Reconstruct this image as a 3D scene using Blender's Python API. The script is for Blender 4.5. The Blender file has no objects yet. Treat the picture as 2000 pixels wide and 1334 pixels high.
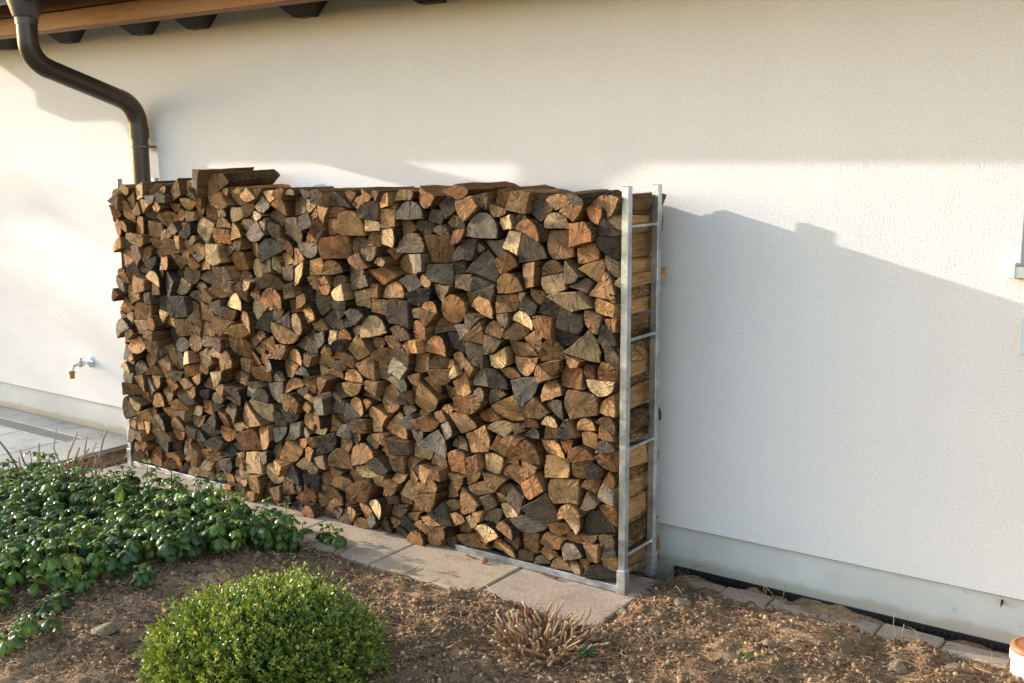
import bpy, math, random, struct, zlib, base64
import numpy as np
from mathutils import Vector, Matrix

S = bpy.context.scene
C = S.collection
rad = math.radians

# ================================================================ camera, sky, sun, exposure
# world: the house wall is the plane y = 0, x runs right along it, z is up; slabs at z = 0
yaw, pitch, roll = 0.6246, -0.1720, -0.0068
CAM = Vector((1.8398, -3.5519, 1.5548))
fwd = Vector((-math.sin(yaw)*math.cos(pitch), math.cos(yaw)*math.cos(pitch), math.sin(pitch)))
r0 = Vector((math.cos(yaw), math.sin(yaw), 0)); u0 = r0.cross(fwd)
rt = r0*math.cos(roll) + u0*math.sin(roll); up = -r0*math.sin(roll) + u0*math.cos(roll)
cd = bpy.data.cameras.new('camera'); cam = bpy.data.objects.new('camera', cd); C.objects.link(cam)
cam.matrix_world = Matrix(((rt.x, up.x, -fwd.x, CAM.x), (rt.y, up.y, -fwd.y, CAM.y), (rt.z, up.z, -fwd.z, CAM.z), (0, 0, 0, 1)))
cd.sensor_width = 36; cd.lens = 2130.3*36/2000; cd.clip_start = .05; cd.clip_end = 400
S.camera = cam

to_sun = Vector((-4.3, -1.0, 1.12)).normalized()
elev = math.asin(to_sun.z); azim = math.atan2(to_sun.x, to_sun.y)
w = bpy.data.worlds.new('World'); S.world = w; w.use_nodes = True
nt = w.node_tree; bg = nt.nodes['Background']
sky = nt.nodes.new('ShaderNodeTexSky'); sky.sky_type = 'NISHITA'; sky.sun_disc = False
sky.sun_elevation = elev; sky.sun_rotation = azim; sky.air_density = 1.12; sky.dust_density = .9; sky.ozone_density = .4
nt.links.new(sky.outputs[0], bg.inputs[0]); bg.inputs[1].default_value = .15
sl = bpy.data.lights.new('sun', 'SUN'); sun = bpy.data.objects.new('sun', sl); C.objects.link(sun)
sl.energy = 2.0; sl.angle = rad(.53); sl.color = (1.0, .91, .80)
sun.rotation_euler = (-to_sun).to_track_quat('-Z', 'Y').to_euler(); sun.location = to_sun*30
S.view_settings.view_transform = 'Standard'; S.view_settings.look = 'None'
S.view_settings.exposure = 1.79; S.view_settings.gamma = 1; S.view_settings.use_curve_mapping = False

# ================================================================ helpers
def setp(o, label=None, cat=None, group=None, kind=None):
    for k, v in (('label', label), ('category', cat), ('group', group), ('kind', kind)):
        if v: o[k] = v
    return o
def empty(name, loc, label, cat, group=None):
    o = bpy.data.objects.new(name, None); o.location = loc; o.empty_display_size = .1; C.objects.link(o)
    return setp(o, label, cat, group)
def link(name, me, parent=None):
    o = bpy.data.objects.new(name, me); C.objects.link(o)
    if parent is not None: o.parent = parent; o.matrix_parent_inverse = Matrix.Translation(-parent.location)
    return o
def mesh(name, V, F, mats, mi=None, tint=None, loc=None, smooth=False):
    """V Nx3, F list of tuples or an int array (faces of one size); tint/loc per vertex"""
    me = bpy.data.meshes.new(name); V = np.asarray(V, dtype=np.float32)
    if isinstance(F, np.ndarray):
        n, k = F.shape
        me.vertices.add(len(V)); me.vertices.foreach_set('co', V.ravel())
        me.loops.add(n*k); me.loops.foreach_set('vertex_index', F.astype(np.int32).ravel())
        me.polygons.add(n); me.polygons.foreach_set('loop_start', np.arange(0, n*k, k, dtype=np.int32))
        me.polygons.foreach_set('loop_total', np.full(n, k, dtype=np.int32))
        me.update(calc_edges=True)
    else:
        me.from_pydata([tuple(map(float, v)) for v in V], [], F)
    for m in (mats if isinstance(mats, (list, tuple)) else [mats]): me.materials.append(m)
    if mi is not None: me.polygons.foreach_set('material_index', np.asarray(mi, dtype=np.int32))
    if tint is not None:
        a = me.attributes.new('tint', 'FLOAT_COLOR', 'POINT'); t = np.asarray(tint, dtype=np.float32)
        if t.shape[1] == 3: t = np.hstack([t, np.ones((len(t), 1), np.float32)])
        a.data.foreach_set('color', t.ravel())
    if loc is not None:
        a = me.attributes.new('loc', 'FLOAT_VECTOR', 'POINT'); a.data.foreach_set('vector', np.asarray(loc, dtype=np.float32).ravel())
    if smooth: me.polygons.foreach_set('use_smooth', np.ones(len(me.polygons), dtype=bool))
    me.update(); return me
class MB:
    def __init__(s): s.v = []; s.f = []
    def add(s, v, f):
        n = len(s.v); s.v += [tuple(p) for p in v]; s.f += [tuple(i+n for i in q) for q in f]; return s
    def box(s, x0, x1, y0, y1, z0, z1, b=0.0):
        if b <= 0:
            v = [(x, y, z) for z in (z0, z1) for y in (y0, y1) for x in (x0, x1)]
            return s.add(v, [(0, 2, 3, 1), (4, 5, 7, 6), (0, 1, 5, 4), (2, 6, 7, 3), (0, 4, 6, 2), (1, 3, 7, 5)])
        # chamfered box: 24 verts
        v = []; idx = {}
        for ix, (x, sx) in enumerate(((x0, 1), (x1, -1))):
            for iy, (y, sy) in enumerate(((y0, 1), (y1, -1))):
                for iz, (z, sz) in enumerate(((z0, 1), (z1, -1))):
                    for a in range(3):
                        p = [x + sx*b, y + sy*b, z + sz*b]; p[a] = (x, y, z)[a]
                        idx[ix, iy, iz, a] = len(v); v.append(p)
        f = []
        for a in range(3):
            o = [k for k in range(3) if k != a]
            for e in (0, 1):
                q = []
                for (i, j) in ((0, 0), (1, 0), (1, 1), (0, 1)):
                    k = [0, 0, 0]; k[a] = e; k[o[0]] = i; k[o[1]] = j; q.append(idx[(*k, a)])
                f.append(tuple(q))
            for i in (0, 1):
                for j in (0, 1):
                    k0 = [0, 0, 0]; k1 = [0, 0, 0]; k1[a] = 1
                    for k in (k0, k1): k[o[0]] = i; k[o[1]] = j
                    f.append((idx[(*k0, o[0])], idx[(*k1, o[0])], idx[(*k1, o[1])], idx[(*k0, o[1])]))
        for ix in (0, 1):
            for iy in (0, 1):
                for iz in (0, 1): f.append(tuple(idx[ix, iy, iz, a] for a in range(3)))
        return s.add(v, f)
    def tube(s, pts, r, n=12, cap=True):
        pts = [Vector(p) for p in pts]; rs = r if isinstance(r, (list, tuple)) else [r]*len(pts)
        v = []; prev = None
        for i, p in enumerate(pts):
            t = (pts[min(i+1, len(pts)-1)] - pts[max(i-1, 0)]).normalized()
            if prev is None: a = t.orthogonal().normalized()
            else: a = (prev - t*prev.dot(t)).normalized()
            prev = a; b = t.cross(a)
            v += [p + (a*math.cos(math.tau*k/n) + b*math.sin(math.tau*k/n))*rs[i] for k in range(n)]
        f = [(i*n+k, i*n+(k+1) % n, (i+1)*n+(k+1) % n, (i+1)*n+k) for i in range(len(pts)-1) for k in range(n)]
        if cap: f += [tuple(range(n))[::-1], tuple((len(pts)-1)*n+k for k in range(n))]
        return s.add(v, f)
    def lathe(s, prof, c, n=24, axis='z'):
        v = []
        for (r, h) in prof:
            for k in range(n):
                a = math.tau*k/n; p = (r*math.cos(a), r*math.sin(a), h)
                if axis == 'y': p = (r*math.cos(a), h, r*math.sin(a))
                v.append((c[0]+p[0], c[1]+p[1], c[2]+p[2]))
        f = [(i*n+k, i*n+(k+1) % n, (i+1)*n+(k+1) % n, (i+1)*n+k) for i in range(len(prof)-1) for k in range(n)]
        f += [tuple(range(n))[::-1], tuple((len(prof)-1)*n+k for k in range(n))]
        return s.add(v, f)
    def build(s, name, m, parent=None, smooth=False, angle=None):
        me = mesh(name, s.v, s.f, m, smooth=smooth or angle is not None)
        import bmesh
        bm = bmesh.new(); bm.from_mesh(me); bmesh.ops.recalc_face_normals(bm, faces=bm.faces); bm.to_mesh(me); bm.free()
        if angle is not None: me.set_sharp_from_angle(angle=rad(angle))
        return link(name, me, parent)
def instances(TV, TF, M, T, tint, loc_scale=None):
    """many transformed copies of one template in one array mesh. M: Nx3x3, T: Nx3"""
    n, k = len(M), len(TV)
    V = np.einsum('nij,kj->nki', M, TV) + T[:, None, :]
    F = (TF[None] + (np.arange(n)*k)[:, None, None]).reshape(-1, TF.shape[1])
    return V.reshape(-1, 3), F, np.repeat(tint, k, axis=0)
def rotm(rs, n, flat=0.0):
    """random rotations; flat>0 keeps the local z near up"""
    q = rs.normal(size=(n, 4)); 
    if flat > 0:
        a = rs.uniform(0, math.tau, n); t = rs.normal(size=(n, 2))*flat
        ca, sa = np.cos(a), np.sin(a); Z = np.zeros(n); O = np.ones(n)
        Rz = np.stack([np.stack([ca, -sa, Z], 1), np.stack([sa, ca, Z], 1), np.stack([Z, Z, O], 1)], 1)
        nx = np.stack([O, Z, -t[:, 0]], 1); nx /= np.linalg.norm(nx, axis=1)[:, None]
        ny = np.stack([Z, O, -t[:, 1]], 1); nz = np.cross(nx, ny); nz /= np.linalg.norm(nz, axis=1)[:, None]; ny = np.cross(nz, nx)
        return np.einsum('nij,njk->nik', np.stack([nx, ny, nz], 2), Rz)
    q /= np.linalg.norm(q, axis=1)[:, None]; w_, x, y, z = q.T
    return np.stack([np.stack([1-2*(y*y+z*z), 2*(x*y-z*w_), 2*(x*z+y*w_)], 1), np.stack([2*(x*y+z*w_), 1-2*(x*x+z*z), 2*(y*z-x*w_)], 1),
                     np.stack([2*(x*z-y*w_), 2*(y*z+x*w_), 1-2*(x*x+y*y)], 1)], 1)
def vnoise(x, y, scale, seed):
    rs = np.random.RandomState(seed); G = rs.uniform(-1, 1, (256, 256))
    X = np.asarray(x)/scale + 100; Y = np.asarray(y)/scale + 100
    i = np.floor(X).astype(int); j = np.floor(Y).astype(int); fx = X-i; fy = Y-j
    fx = fx*fx*(3-2*fx); fy = fy*fy*(3-2*fy); g = lambda a, b: G[a % 256, b % 256]
    return (g(i, j)*(1-fx)+g(i+1, j)*fx)*(1-fy) + (g(i, j+1)*(1-fx)+g(i+1, j+1)*fx)*fy
def sstep(a, b, x):
    t = np.clip((np.asarray(x, dtype=float)-a)/(b-a), 0, 1); return t*t*(3-2*t)

# ---------------------------------------------------------------- materials
class NM:
    def __init__(s, name, rough=.8, spec=.3, metal=0.0):
        s.m = bpy.data.materials.new(name); s.m.use_nodes = True; s.t = s.m.node_tree; s.n = s.t.nodes
        s.b = s.n['Principled BSDF']; s.b.inputs['Roughness'].default_value = rough; s.b.inputs['Specular IOR Level'].default_value = spec
        s.b.inputs['Metallic'].default_value = metal
    def node(s, ty, **kw):
        n = s.n.new(ty)
        for k, v in kw.items():
            if k in n.inputs: n.inputs[k].default_value = v
            else: setattr(n, k, v)
        return n
    def l(s, a, b): s.t.links.new(a, b)
    def coord(s, attr=None, scale=(1, 1, 1), rot=(0, 0, 0)):
        mp = s.node('ShaderNodeMapping'); mp.inputs['Scale'].default_value = scale; mp.inputs['Rotation'].default_value = rot
        if attr: a = s.node('ShaderNodeAttribute', attribute_name=attr); s.l(a.outputs['Vector'], mp.inputs[0])
        else: a = s.node('ShaderNodeTexCoord'); s.l(a.outputs['Object'], mp.inputs[0])
        return mp.outputs[0]
    def noise(s, vec, scale, detail=3, rough=.55, dist=0.0):
        n = s.node('ShaderNodeTexNoise'); n.inputs['Scale'].default_value = scale; n.inputs['Detail'].default_value = detail
        n.inputs['Roughness'].default_value = rough; n.inputs['Distortion'].default_value = dist; s.l(vec, n.inputs['Vector']); return n.outputs['Fac']
    def ramp(s, fac, stops):
        r = s.node('ShaderNodeValToRGB'); e = r.color_ramp.elements
        while len(e) < len(stops): e.new(.5)
        for k, (p, c) in enumerate(stops):
            e[k].position = p; e[k].color = (c, c, c, 1) if isinstance(c, (int, float)) else (*c, 1)
        s.l(fac, r.inputs[0]); return r.outputs[0]
    def mix(s, a, b, fac=1.0, mode='MULTIPLY'):
        m = s.node('ShaderNodeMix', data_type='RGBA', blend_type=mode)
        for sock, v in ((m.inputs[0], fac), (m.inputs[6], a), (m.inputs[7], b)):
            if hasattr(v, 'is_linked'): s.l(v, sock)
            elif isinstance(v, (int, float)): sock.default_value = v if sock == m.inputs[0] else (v, v, v, 1)
            else: sock.default_value = (*v, 1)
        return m.outputs[2]
    def math(s, op, a, b=0.0):
        m = s.node('ShaderNodeMath', operation=op)
        for sock, v in ((m.inputs[0], a), (m.inputs[1], b)):
            if hasattr(v, 'is_linked'): s.l(v, sock)
            else: sock.default_value = v
        return m.outputs[0]
    def tint(s): return s.node('ShaderNodeAttribute', attribute_name='tint').outputs['Color']
    def col(s, c):
        if hasattr(c, 'is_linked'): s.l(c, s.b.inputs['Base Color'])
        else: s.b.inputs['Base Color'].default_value = (*c, 1)
        return s
    def bump(s, h, strength=.5, dist=.01, prev=None):
        b = s.node('ShaderNodeBump'); b.inputs['Strength'].default_value = strength; b.inputs['Distance'].default_value = dist
        s.l(h, b.inputs['Height'])
        if prev is not None: s.l(prev, b.inputs['Normal'])
        s.l(b.outputs[0], s.b.inputs['Normal']); return b.outputs[0]

def m_render():   # rough-cast render on the wall
    k = NM('white_render', .92, .15); v = k.coord()
    g = k.noise(v, 150, 3, .6, .0); big = k.noise(v, 1.3, 4, .6); fine = k.noise(v, 260, 2)
    c = k.mix((.82, .78, .785), k.ramp(big, [(.3, .95), (.7, 1.0)]))
    c = k.mix(c, k.ramp(g, [(.3, .86), (.55, 1.0)]))
    st = k.noise(k.coord(scale=(5, 1, .5)), 1.6, 5, .65); c = k.mix(c, k.ramp(st, [(.34, (.988, .985, .98)), (.5, (1, 1, 1))]))   # very faint rain streaks
    spots = k.noise(v, 14, 2, .5); c = k.mix(c, k.ramp(spots, [(.2, .9), (.27, 1.0)])); k.col(c)
    p = k.bump(g, .6, .0045); k.bump(fine, .25, .002, p); return k.m
def m_plinth():
    k = NM('grey_plinth_render', .85, .2); v = k.coord()
    n = k.noise(v, 3, 5, .6); f = k.noise(v, 60, 3)
    c = k.mix((.60, .585, .565), k.ramp(n, [(.3, .86), (.7, 1.04)])); c = k.mix(c, k.ramp(k.noise(v, 24, 2), [(.22, .75), (.3, 1.0)]))
    sp = k.node('ShaderNodeSeparateXYZ'); k.l(v, sp.inputs[0])
    low = k.math('ADD', sp.outputs[2], k.math('MULTIPLY', k.noise(v, 11, 5, .7), -.05))       # soil splashed onto the foot of the plinth
    c = k.mix(c, k.ramp(low, [(0.0, (.80, .72, .62)), (.02, (1, 1, 1))]))
    k.col(c); k.bump(f, .2, .002); return k.m
def m_simple(name, c, rough=.7, spec=.3, metal=0.0, ns=8, lo=.85, hi=1.08, bump=.15, bs=60, stretch=(1, 1, 1)):
    k = NM(name, rough, spec, metal); v = k.coord(scale=stretch)
    k.col(k.mix(c, k.ramp(k.noise(v, ns, 4, .6), [(.3, lo), (.7, hi)])))
    if bump: k.bump(k.noise(v, bs, 3), bump, .003)
    return k.m
def m_timber(name, c):   # stained softwood boards, grain along x
    k = NM(name, .55, .35); v = k.coord(scale=(1.2, 22, 22))
    g = k.noise(v, 4, 5, .6, .6); v2 = k.coord(); kn = k.node('ShaderNodeTexVoronoi'); kn.inputs['Scale'].default_value = 3.2
    v3 = k.coord(scale=(1, 2.5, 2.5)); k.l(v3, kn.inputs['Vector'])
    c2 = k.mix(c, k.ramp(g, [(.3, .72), (.7, 1.12)])); c2 = k.mix(c2, k.ramp(kn.outputs['Distance'], [(.05, .45), (.12, 1.0)])); k.col(c2)
    k.bump(g, .15, .002); return k.m
def m_galv():
    k = NM('galvanised_steel', .42, .5, .85); v = k.coord()
    vo = k.node('ShaderNodeTexVoronoi'); vo.inputs['Scale'].default_value = 60; k.l(v, vo.inputs['Vector'])
    c = k.mix((.56, .58, .59), k.ramp(vo.outputs['Color'], [(.2, .86), (.8, 1.06)])); c = k.mix(c, k.ramp(k.noise(v, 9, 5), [(.35, .62), (.6, 1.0)]))
    k.col(c); k.l(k.ramp(k.noise(v, 20, 3), [(.3, .32), (.7, .55)]), k.b.inputs['Roughness']); k.bump(k.noise(v, 90, 2), .08, .001); return k.m
def m_slab(name, c, grit=.5):
    k = NM(name, .9, .2); v = k.coord()
    n = k.noise(v, 2.6, 5, .62); f = k.noise(v, 190, 2, .7); gr = k.noise(v, 85, 3, .7)
    cc = k.mix(k.mix(c, k.tint()), k.ramp(n, [(.3, .80), (.72, 1.10)]))
    cc = k.mix(cc, k.ramp(f, [(.32, 1-.45*grit), (.5, 1.0), (.7, 1+.5*grit)])); cc = k.mix(cc, k.ramp(k.noise(v, 9, 4, .7), [(.36, .78), (.46, 1.0)]))
    k.col(cc); k.bump(gr, .35*grit+.1, .003); return k.m
def m_soil():
    k = NM('garden_soil', .95, .12); v = k.coord()
    n = k.noise(v, 2.1, 5, .65); f = k.noise(v, 70, 4, .7); g = k.noise(v, 22, 4, .7)
    c = k.ramp(n, [(.3, (.19, .112, .060)), (.52, (.33, .205, .115)), (.75, (.44, .295, .175))])
    c = k.mix(c, k.ramp(f, [(.3, .5), (.55, 1.0), (.72, 1.5)])); k.col(k.mix(c, k.ramp(g, [(.3, .7), (.7, 1.2)])))
    p = k.bump(g, .8, .02); k.bump(f, .9, .008, p); return k.m
def m_tinted(name, rough=.85, spec=.25, lo=.75, hi=1.2, ns=120, bump=.4):
    k = NM(name, rough, spec); v = k.coord(); n = k.noise(v, ns, 3, .65)
    k.col(k.mix(k.tint(), k.ramp(n, [(.3, lo), (.7, hi)])))
    if bump: k.bump(n, bump, .003)
    return k.m
def m_leaf(name, rough, trans):
    k = NM(name, rough, .5); v = k.coord(); n = k.noise(v, 45, 3, .6)
    c = k.mix(k.tint(), k.ramp(n, [(.3, .78), (.7, 1.18)])); k.col(c); k.bump(k.noise(v, 160, 2), .15, .001)
    tr = k.node('ShaderNodeBsdfTranslucent'); k.l(k.mix(c, (1.5, 1.6, .6)), tr.inputs[0])
    mx = k.node('ShaderNodeMixShader'); mx.inputs[0].default_value = trans
    k.l(k.b.outputs[0], mx.inputs[1]); k.l(tr.outputs[0], mx.inputs[2]); k.l(mx.outputs[0], k.n['Material Output'].inputs[0]); return k.m
def m_endgrain():
    k = NM('sawn_end_grain', .88, .15); t = k.tint()
    v = k.coord('loc'); saw = k.coord('loc', (210, 16, 1)); saw2 = k.coord('loc', (95, 9, 1))
    s1 = k.noise(saw, 1, 3, .7); s2 = k.noise(saw2, 1, 3, .7)
    sep = k.node('ShaderNodeSeparateXYZ'); k.l(v, sep.inputs[0]); x, y, z = sep.outputs
    r = k.math('SQRT', k.math('ADD', k.math('MULTIPLY', x, x), k.math('MULTIPLY', y, y)))
    wob = k.noise(v, 25, 2); rr = k.math('ADD', k.math('MULTIPLY', r, 820), k.math('MULTIPLY', wob, 9))
    rings = k.math('SINE', rr)
    ang = k.math('ARCTAN2', y, x); cv = k.node('ShaderNodeCombineXYZ'); k.l(k.math('MULTIPLY', ang, 2.2), cv.inputs[0]); k.l(k.math('MULTIPLY', r, 6), cv.inputs[1]); k.l(z, cv.inputs[2])
    crack = k.noise(cv.outputs[0], 3.3, 2, .6)
    ck = k.ramp(crack, [(.315, .10), (.35, 1.0)])
    patch = k.noise(v, 17, 4, .65, .5); p2 = k.noise(v, 38, 4, .7)
    c = k.mix(t, k.ramp(patch, [(.32, (.55, .54, .56)), (.48, (1, 1, 1)), (.68, (1.45, 1.30, 1.08))]))
    c = k.mix(c, k.ramp(p2, [(.3, .80), (.55, 1.0), (.75, 1.12)]))
    c = k.mix(c, k.ramp(s1, [(.30, .42), (.47, 1.0), (.7, 1.4)])); c = k.mix(c, k.ramp(s2, [(.33, .62), (.5, 1.0)]), .8)
    c = k.mix(c, k.ramp(rings, [(0, .70), (.6, 1.08)]), .7); c = k.mix(c, ck); k.col(c)
    p = k.bump(s1, .5, .0035); p = k.bump(s2, .4, .005, p); p = k.bump(p2, .22, .004, p); k.bump(ck, .8, .005, p); return k.m
def m_split(name, bark):
    k = NM(name, .88, .15); t = k.tint()
    if bark:
        v = k.coord('loc', (70, 70, 26)); vo = k.node('ShaderNodeTexVoronoi', feature='DISTANCE_TO_EDGE'); vo.inputs['Scale'].default_value = 1
        k.l(v, vo.inputs['Vector']); n = k.noise(k.coord('loc', (1, 1, .5)), 60, 4, .7)
        c = k.mix(k.mix(t, (.62, .58, .52)), k.ramp(vo.outputs['Distance'], [(0, .35), (.25, 1.0)])); c = k.mix(c, k.ramp(n, [(.3, .6), (.7, 1.5)])); k.col(c)
        p = k.bump(vo.outputs['Distance'], .7, .006); k.bump(n, .6, .005, p)
    else:
        f = k.noise(k.coord('loc', (150, 150, 7)), 1, 4, .7); n = k.noise(k.coord('loc', (1, 1, .35)), 22, 4, .65)
        c = k.mix(k.mix(t, (.92, .80, .68)), k.ramp(f, [(.3, .5), (.52, 1.0), (.72, 1.35)])); c = k.mix(c, k.ramp(n, [(.3, .55), (.6, 1.1), (.8, 1.35)])); k.col(c)
        p = k.bump(f, .7, .005); k.bump(n, .6, .01, p)
    return k.m

RENDER = m_render(); PLINTH = m_plinth(); GALV = m_galv(); SOIL = m_soil()
TIMBER = m_timber('stained_pine', (.30, .125, .04)); TIMBER2 = m_timber('dark_soffit_pine', (.17, .075, .028))
DARKWOOD = m_simple('dark_stained_timber', (.028, .018, .013), .5, .4, stretch=(1, 12, 12), bs=10)
PIPE = m_simple('brown_painted_metal', (.050, .030, .024), .34, .5, ns=5, lo=.8, hi=1.2, bump=.04)
PIPE2 = m_simple('grey_brown_zinc', (.11, .10, .10), .4, .5, .4, bump=.05)
ZINC = m_simple('aluminium', (.62, .63, .64), .38, .5, .6, bump=.03)
GRATE = m_simple('dull_zinc', (.34, .35, .35), .5, .4, .5, bump=.03)
CHROME = m_simple('chromed_brass', (.70, .72, .74), .18, .5, 1.0, bump=0)
BRASS = m_simple('dull_brass', (.36, .23, .07), .4, .5, .9, bump=.1)
BLACK = m_simple('black_plastic', (.014, .012, .012), .5, .4, bump=.2)
SLAB = m_slab('exposed_aggregate_slab', (.48, .385, .295), .7); TERR = m_slab('grey_terrace_stone', (.40, .40, .385), .15)
EDGE = m_slab('old_concrete_edging', (.44, .355, .285), .7)
PAINT = m_simple('white_window_plastic', (.72, .71, .69), .4, .4, bump=0); GLASSD = m_simple('dark_window_glass', (.02, .02, .022), .08, .5, bump=0)
POT = m_simple('cream_plastic', (.74, .66, .58), .45, .35, bump=.03); LID = m_simple('terracotta_lid', (.52, .17, .07), .5, .35, bump=.06)
ENDG = m_endgrain(); SPLIT = m_split('split_wood', False); BARK = m_split('bark', True)
CLOD = m_tinted('soil_crumbs', .95, .12); STONE = m_tinted('stone', .8, .3, ns=70); CHIP = m_tinted('dry_wood', .8, .25, ns=90)
LEAFG = m_leaf('glossy_evergreen_leaf', .36, .16); LEAFB = m_leaf('box_leaf', .36, .22); LEAFD = m_leaf('dead_leaf', .7, .2)
TILE = m_simple('roof_tile', (.16, .07, .045), .8, .2)

# ================================================================ ground
def bed_h(x, y):
    x = np.asarray(x, float); y = np.asarray(y, float)
    n = vnoise(x, y, .32, 1)*.016 + vnoise(x, y, .11, 2)*.014 + vnoise(x, y, .045, 3)*.011
    edge = sstep(-.57, -.74, y)                                   # bed in front of the slab strip
    wob = vnoise(x, y, .2, 9)*.05
    h = -.028 + edge*.045 + sstep(-.7, -1.6, y)*.03
    right = sstep(.02, .16, x + wob)
    hr = -.034 + sstep(-.075, -.19, y + wob*.6)*.040 + sstep(-.2, -.4, y)*.012
    h = h*(1-right) + np.maximum(hr, np.minimum(h, hr+.012))*right
    under = (x > -2.95) & (x < .05) & (y > -.60)
    h = np.where(under, np.minimum(h + n, -.012 - .05*sstep(-.60, -.55, y)), h + n)
    terr = x < -3.20
    h = np.where(terr, -.06, h)
    left = (x > -3.2) & (x < -2.94)
    h = np.where(left, np.minimum(h, -.004), h)
    return h
gx = np.arange(-4.4, 3.2, .0125); gy = np.arange(-3.4, .012, .0125)
X, Y = np.meshgrid(gx, gy); Z = bed_h(X, Y)
bd = np.minimum.reduce([X-gx[0], gx[-1]-X, Y-gy[0]]); Z = Z*sstep(0, .3, bd) - .10*(1-sstep(0, .3, bd))
nx_, ny_ = len(gx), len(gy)
idx = np.arange(nx_*ny_).reshape(ny_, nx_)
F = np.stack([idx[:-1, :-1], idx[:-1, 1:], idx[1:, 1:], idx[1:, :-1]], -1).reshape(-1, 4)
setp(link('garden_bed', mesh('garden_bed', np.stack([X, Y, Z], -1).reshape(-1, 3), F, SOIL, smooth=True)), kind='structure')
me = mesh('ground', [(-60, -60, -.095), (60, -60, -.095), (60, 60, -.095), (-60, 60, -.095)], [(0, 1, 2, 3)],
          m_simple('lawn_and_earth', (.045, .060, .028), .95, .1, ns=1.5, lo=.7, hi=1.2, bump=.5, bs=30))
setp(link('ground', me), kind='structure')

def slab_mesh(name, x0, x1, y0, y1, z0, z1, mat, tint, b=.005, rg=random):
    m = MB(); m.box(x0, x1, y0, y1, z0, z1, b); v = np.array(m.v)
    me = mesh(name, v, m.f, mat, tint=np.tile(np.array([*tint]), (len(v), 1)))
    import bmesh
    bm = bmesh.new(); bm.from_mesh(me); bmesh.ops.recalc_face_normals(bm, faces=bm.faces); bm.to_mesh(me); bm.free()
    return me
rg = random.Random(3)
path = empty('path', (-1.44, -.4, 0), None, None); path['kind'] = 'structure'
ptints = [(.95, .97, 1.0), (1.0, 1.0, .98), (1.03, 1.0, .95), (1.04, 1.0, .93), (1.07, 1.02, .92), (1.0, .93, .91)]
for k in range(6):
    a = -2.938 + k*.5; dz = rg.uniform(-.003, .003)
    link('slab', slab_mesh('slab', a+.0035, a+.4965, -.648, -.152, -.045+dz, dz, SLAB, ptints[k]), path)
terrace = empty('terrace', (-3.6, -.3, 0), None, None); terrace['kind'] = 'structure'
rows = [(-.161, -.006), (-.69, -.284), (-1.10, -.694)]
for (a, b) in rows:
    xs = [-3.236] + [-3.585-.4*k - (.0 if b > -.2 else .012) for k in range(9)]
    for k in range(len(xs)-1):
        t = rg.uniform(.93, 1.06)
        link('slab', slab_mesh('slab', xs[k+1]+.002, xs[k]-.002, a, b, -.04, rg.uniform(-.001, .001), TERR, (t, t, t*.99), .003), terrace)
link('edge_strip', slab_mesh('edge_strip', -3.234, -3.205, -1.10, -.006, -.09, -.008, EDGE, (.62, .52, .45), .003), terrace)

link('slab', slab_mesh('slab', -3.545, -3.238, -.281, -.164, -.04, 0, TERR, (1, 1, 1), .003), terrace)
# ---- drain channel in the terrace
drain = empty('drain_channel', (-4.0, -.222, 0), 'narrow galvanised slotted drain grate set in the grey terrace by the wall', 'drain')
MB().box(-5.2, -3.553, -.281, -.275, -.03, .0015).box(-5.2, -3.553, -.170, -.164, -.03, .0015).box(-3.553, -3.547, -.281, -.164, -.03, .0015).build('frame', ZINC, drain)
MB().box(-5.2, -3.554, -.274, -.171, -.05, -.028).build('channel', BLACK, drain)
g = MB()
for k in range(92):
    x = -3.562 - k*.018; g.box(x-.0095, x, -.2735, -.1715, -.012, -.001)
setp(g.build('grating', GRATE, drain), kind='stuff')

# ================================================================ the house
house = empty('house', (0, 0, 0), 'white rendered house wall with grey plinth, brown timber eaves and a window at the right', 'house')
wx0, wx1, wz0, wz1 = 1.168, 2.35, 1.205, 2.45     # window opening
m = MB(); ys = (0, .30)
m.box(-9.0, wx0, 0, .3, .160, 3.2); m.box(wx1, 5.0, 0, .3, .160, 3.2); m.box(wx0, wx1, 0, .3, .160, wz0); m.box(wx0, wx1, 0, .3, wz1, 3.2)
m.build('wall', RENDER, house)
MB().box(-9.0, 5.0, .014, .30, -.12, .1575).build('plinth', PLINTH, house)
MB().box(-9.0, 5.0, -.002, .02, .1578, .1598).build('drip_edge', m_simple('grey_drip_profile', (.33, .33, .34), .5, .4), house)
wf = link('window', MB().box(wx0, wx0+.06, .09, .15, wz0, wz1, .004).box(wx1-.06, wx1, .09, .15, wz0, wz1, .004).box(wx0+.06, wx1-.06, .09, .15, wz0, wz0+.06, .004).box(wx0+.06, wx1-.06, .09, .15, wz1-.06, wz1, .004).build('tmp', PAINT).data, house)
bpy.data.objects.remove(bpy.data.objects['tmp'])
p = MB().box(wx0+.06, wx1-.06, .115, .125, wz0+.06, wz1-.06).build('pane', GLASSD, None); p.parent = wf
sill = MB().box(wx0-.003, wx1, -.045, .09, wz0-.004, wz0+.002).box(wx0-.003, wx1, -.045, -.042, wz0-.03, wz0-.004).build('window_sill', ZINC, house)
MB().box(wx0-.024, wx0-.0035, -.047, .0, wz0-.034, wz0+.012, .002).build('sill_end_cap', PAINT, house)
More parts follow.
